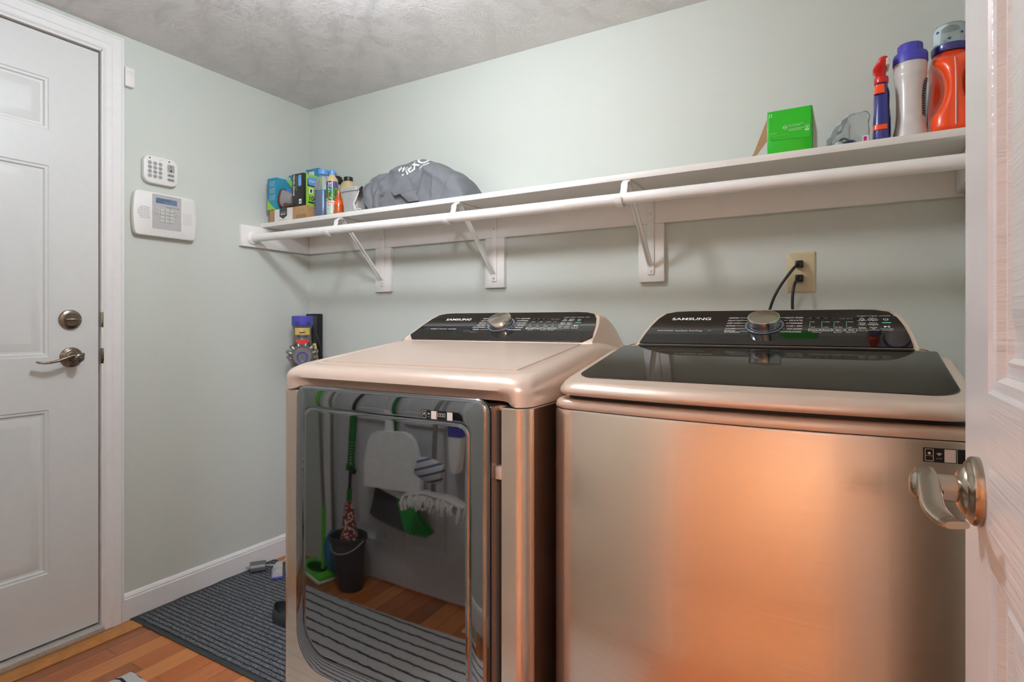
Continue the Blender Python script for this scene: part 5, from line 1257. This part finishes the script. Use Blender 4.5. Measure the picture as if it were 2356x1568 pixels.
b = MB(); b.tube([(BK.x+.113*math.cos(a), BK.y+.1*math.sin(a), .262-.045*math.sin(max(0, -a) if a < 0 else 0)) for a in [math.pi+math.pi*i/20 for i in range(21)]][:], .0022, 'alu', n=8)
b.bm.free(); b = MB(); b.tube([(BK.x+.090*math.cos(a), BK.y-.08*math.sin(-a+math.pi*2)*-1, .222-.05*math.sin(a-math.pi)*-1*-1) for a in [math.pi+math.pi*i/20 for i in range(21)]], .0022, 'alu', n=8); b.build('bail_handle', t)
t = thing('twist_mop', (.52, -1.84, .03), 'twist mop with green ribbed grip and red patterned cloth, standing in the black bucket', 'mop')
b = MB(); rings = []
for k in range(9):
    q = k/8; z = .375-.350*q; r_ = .014+.036*min(1, q*1.25)**.8
    rings.append([(BK.x+r_*math.cos(a)*(1+.07*math.cos(8*a)), BK.y+r_*math.sin(a)*(1+.07*math.cos(8*a)), z) for a in [2*math.pi*i/40 for i in range(40)]])
b.loft(rings, 'redcloth'); b.build('cloth_head', t)
L_ = lambda q: Vector((BK.x, BK.y, .37)).lerp(Vector((BK.x-.015, -1.925, 1.30)), q)
b = MB(); b.tube([L_(0), L_(.06)], .012, 'greend', n=16); b.build('neck', t)
b = MB(); b.tube([L_(.05), L_(.17)], .0075, 'blk', n=14); b.tube([L_(.40), L_(1)], .0095, 'blk', n=14); b.build('pole', t)
b = MB(); pts = [L_(.145+.0065*k) for k in range(42)]; b.tube(pts, [(.0215 if k < 5 else .0175 if k > 20 else (.0185 if k % 2 else .0150)) for k in range(42)], 'greend', n=18)
b.tube([L_(.155)+Vector((.01, .01, 0)), L_(.15)+Vector((.045, .02, -.002))], .012, 'blk', n=14); b.build('grip', t)
t = thing('broom', (.80, -1.90, .30), 'angled broom with dark and green bristles hanging behind the dustpan', 'broom')
b = MB(); b.loft([[(x, y, z) for x, z in ((.650, .448), (.850, .405), (.862, .430), (.660, .478))] for y in (-1.927, -1.888)], 'dust'); b.build('broom_cap', t)
for nm, u0, u1, m in (('dark_bristles', 0, .60, 'bristle'), ('green_bristles', .60, 1, 'bristleg')):
    b = MB(); 
    nk = 20 if m == 'bristle' else 13
    for k in range(nk):
        q = u0+(u1-u0)*(k+.5)/nk; xt = .652+.198*q; zt = .449-.043*q; xb = .628+.335*q; zb = .330-.035*math.sin(q*2)-.008*(k % 2)
        for y in (-1.912, -1.893): b.tube([(xt, y, zt), ((xt+xb)/2, y+.003, (zt+zb)/2), (xb, y+(.012 if y > -1.9 else -.006), zb)], [.0052, .0062, .0072], m, n=6)
    b.build(nm, t)
b = MB(); pole(b, (.757, -1.903, .44), (.742, -1.915, 1.35), .010, 'greend'); b.build('pole', t)
t = thing('dustpan', (.77, -1.85, .46), 'white plastic dustpan hanging on the broom pole', 'dustpan')
DM = Matrix.Translation((.770, -1.880, .462)) @ Matrix.Rotation(-.07, 4, 'Y') @ Matrix.Diagonal((1.12, 1, 1.16, 1))
o = [(-.140, 0), (.150, -.005), (.150, .04), (.143, .12), (.125, .172), (.100, .192), (.070, .200), (-.060, .200), (-.085, .192), (-.108, .165), (-.130, .10), (-.138, .04)]
def dish(x, z): return .020*max(0, min(1, z/.2))**1.5*math.cos(x/.16*1.3)
b = MB(DM); ins = lambda k, dy: [((x-.003)*k+.003, -.0+dy, (z-.1)*k+.1) for x, z in o]
b.loft([ins(1, .026), ins(1.01, .012), ins(1, .0), ins(.95, .004), ins(.90, .014), ins(.5, .016), ins(.1, .018)], 'dust'); b.box(-.142, .152, -.002, .010, -.006, .024, 'pearl', .003)
b.loft([[(-.018, .004, .195), (.018, .004, .195), (.018, .020, .195), (-.018, .020, .195)], [(-.014, .004, .27), (.014, .004, .27), (.014, .016, .27), (-.014, .016, .27)], [(-.012, .004, .36), (.012, .004, .36), (.012, .014, .36), (-.012, .014, .36)]], 'dust'); b.build('pan', t)
b = MB(DM); b.tube([(.075*math.cos(a)-.01, -.0135+.029, .10+.036*math.sin(a)) for a in [2*math.pi*i/30 for i in range(31)]], .0022, 'pearl', n=8); b.build('embossed_oval', t)
t = thing('dust_mop', (1.0, -1.87, .45), 'white shag dust mop hanging under a striped cloth on the closet door', 'mop')
b = MB(); b.tube([(.905, -1.82, .470), (1.01, -1.812, .495), (1.12, -1.815, .484), (1.18, -1.82, .460)], .010, 'pearl', n=12, flat=(.03, .008)); b.build('mop_frame', t)
b = MB(); random.seed(5)
for k in range(64):
    q = k/63; x = .90+.29*q; z = .470+.020*math.sin(math.pi*q); l = random.uniform(.035, .060); y = -1.815+random.uniform(-.020, .028)
    b.tube([(x, y, z), (x+random.uniform(-.01, .01), y+.01, z-l*.5), (x+random.uniform(-.018, .018), y+.012, z-l)], [.006, .008, .005], 'shag', n=7)
b.build('yarn_fringe', t)
b = MB(); pole(b, (1.03, -1.82, .497), (.985, -1.922, 1.35), .010, 'vacsil'); b.build('pole', t)
b = MB(); rings = []
for i in range(13):
    q = i/12; x = .962+.125*q; ring = []
    for a in [2*math.pi*j/24 for j in range(24)]:
        ring.append((x+.01*math.sin(a), -1.802+.020*math.cos(a)*(.7+.3*math.sin(math.pi*q)), .592-.018*q+.046*math.sin(a)*(.75+.25*math.sin(math.pi*q))+.006*noise.noise(Vector((q*7, a, 2)))))
    rings.append(ring)
b.loft(rings, 'stripe'); b.build('cleaning_cloth', label='blue and white striped cloth lying on the white dust mop', cat='cloth')
t = thing('scrub_brush', (1.09, -1.89, .53), 'grey scrubber with a purple band and black grip hanging beside the dust mop', 'brush')
b = MB(); o = lambda z, a, y0=-1.925, y1=-1.880, x=1.085: [(x+u, v, z) for u, v in rrect(-a, a, y0, y1, .012, 5)]
b.loft([o(.560, .012), o(.572, .022), o(.62, .028), o(.70, .034)], 'dust'); b.build('scrubber_face', t)
b = MB(); b.loft([o(.7005, .0345), o(.745, .036)], 'purple'); b.build('purple_band', t)
b = MB(); b.loft([o(.7455, .036), o(.80, .040), o(.86, .045), o(.90, .030), o(.96, .018)], 'blk'); b.build('grip', t)
# hook strip that the hanging tools share
t = thing('tool_rack', (.85, -1.94, 1.33), 'grey wall rack on the closet door that the broom and mops hang from', 'rack')
b = MB(); b.box(.40, 1.09, YF-.006, YF+.012, 1.36, 1.40, 'charcoal', .003); b.build('rail', t)
for x in (.52, .742, .985, 1.07):
    b = MB(); b.tube([(x, YF+.010, 1.375), (x, YF+.035, 1.372), (x, YF+.045, 1.385)], .005, 'charcoal', n=8); b.build('hook', t)
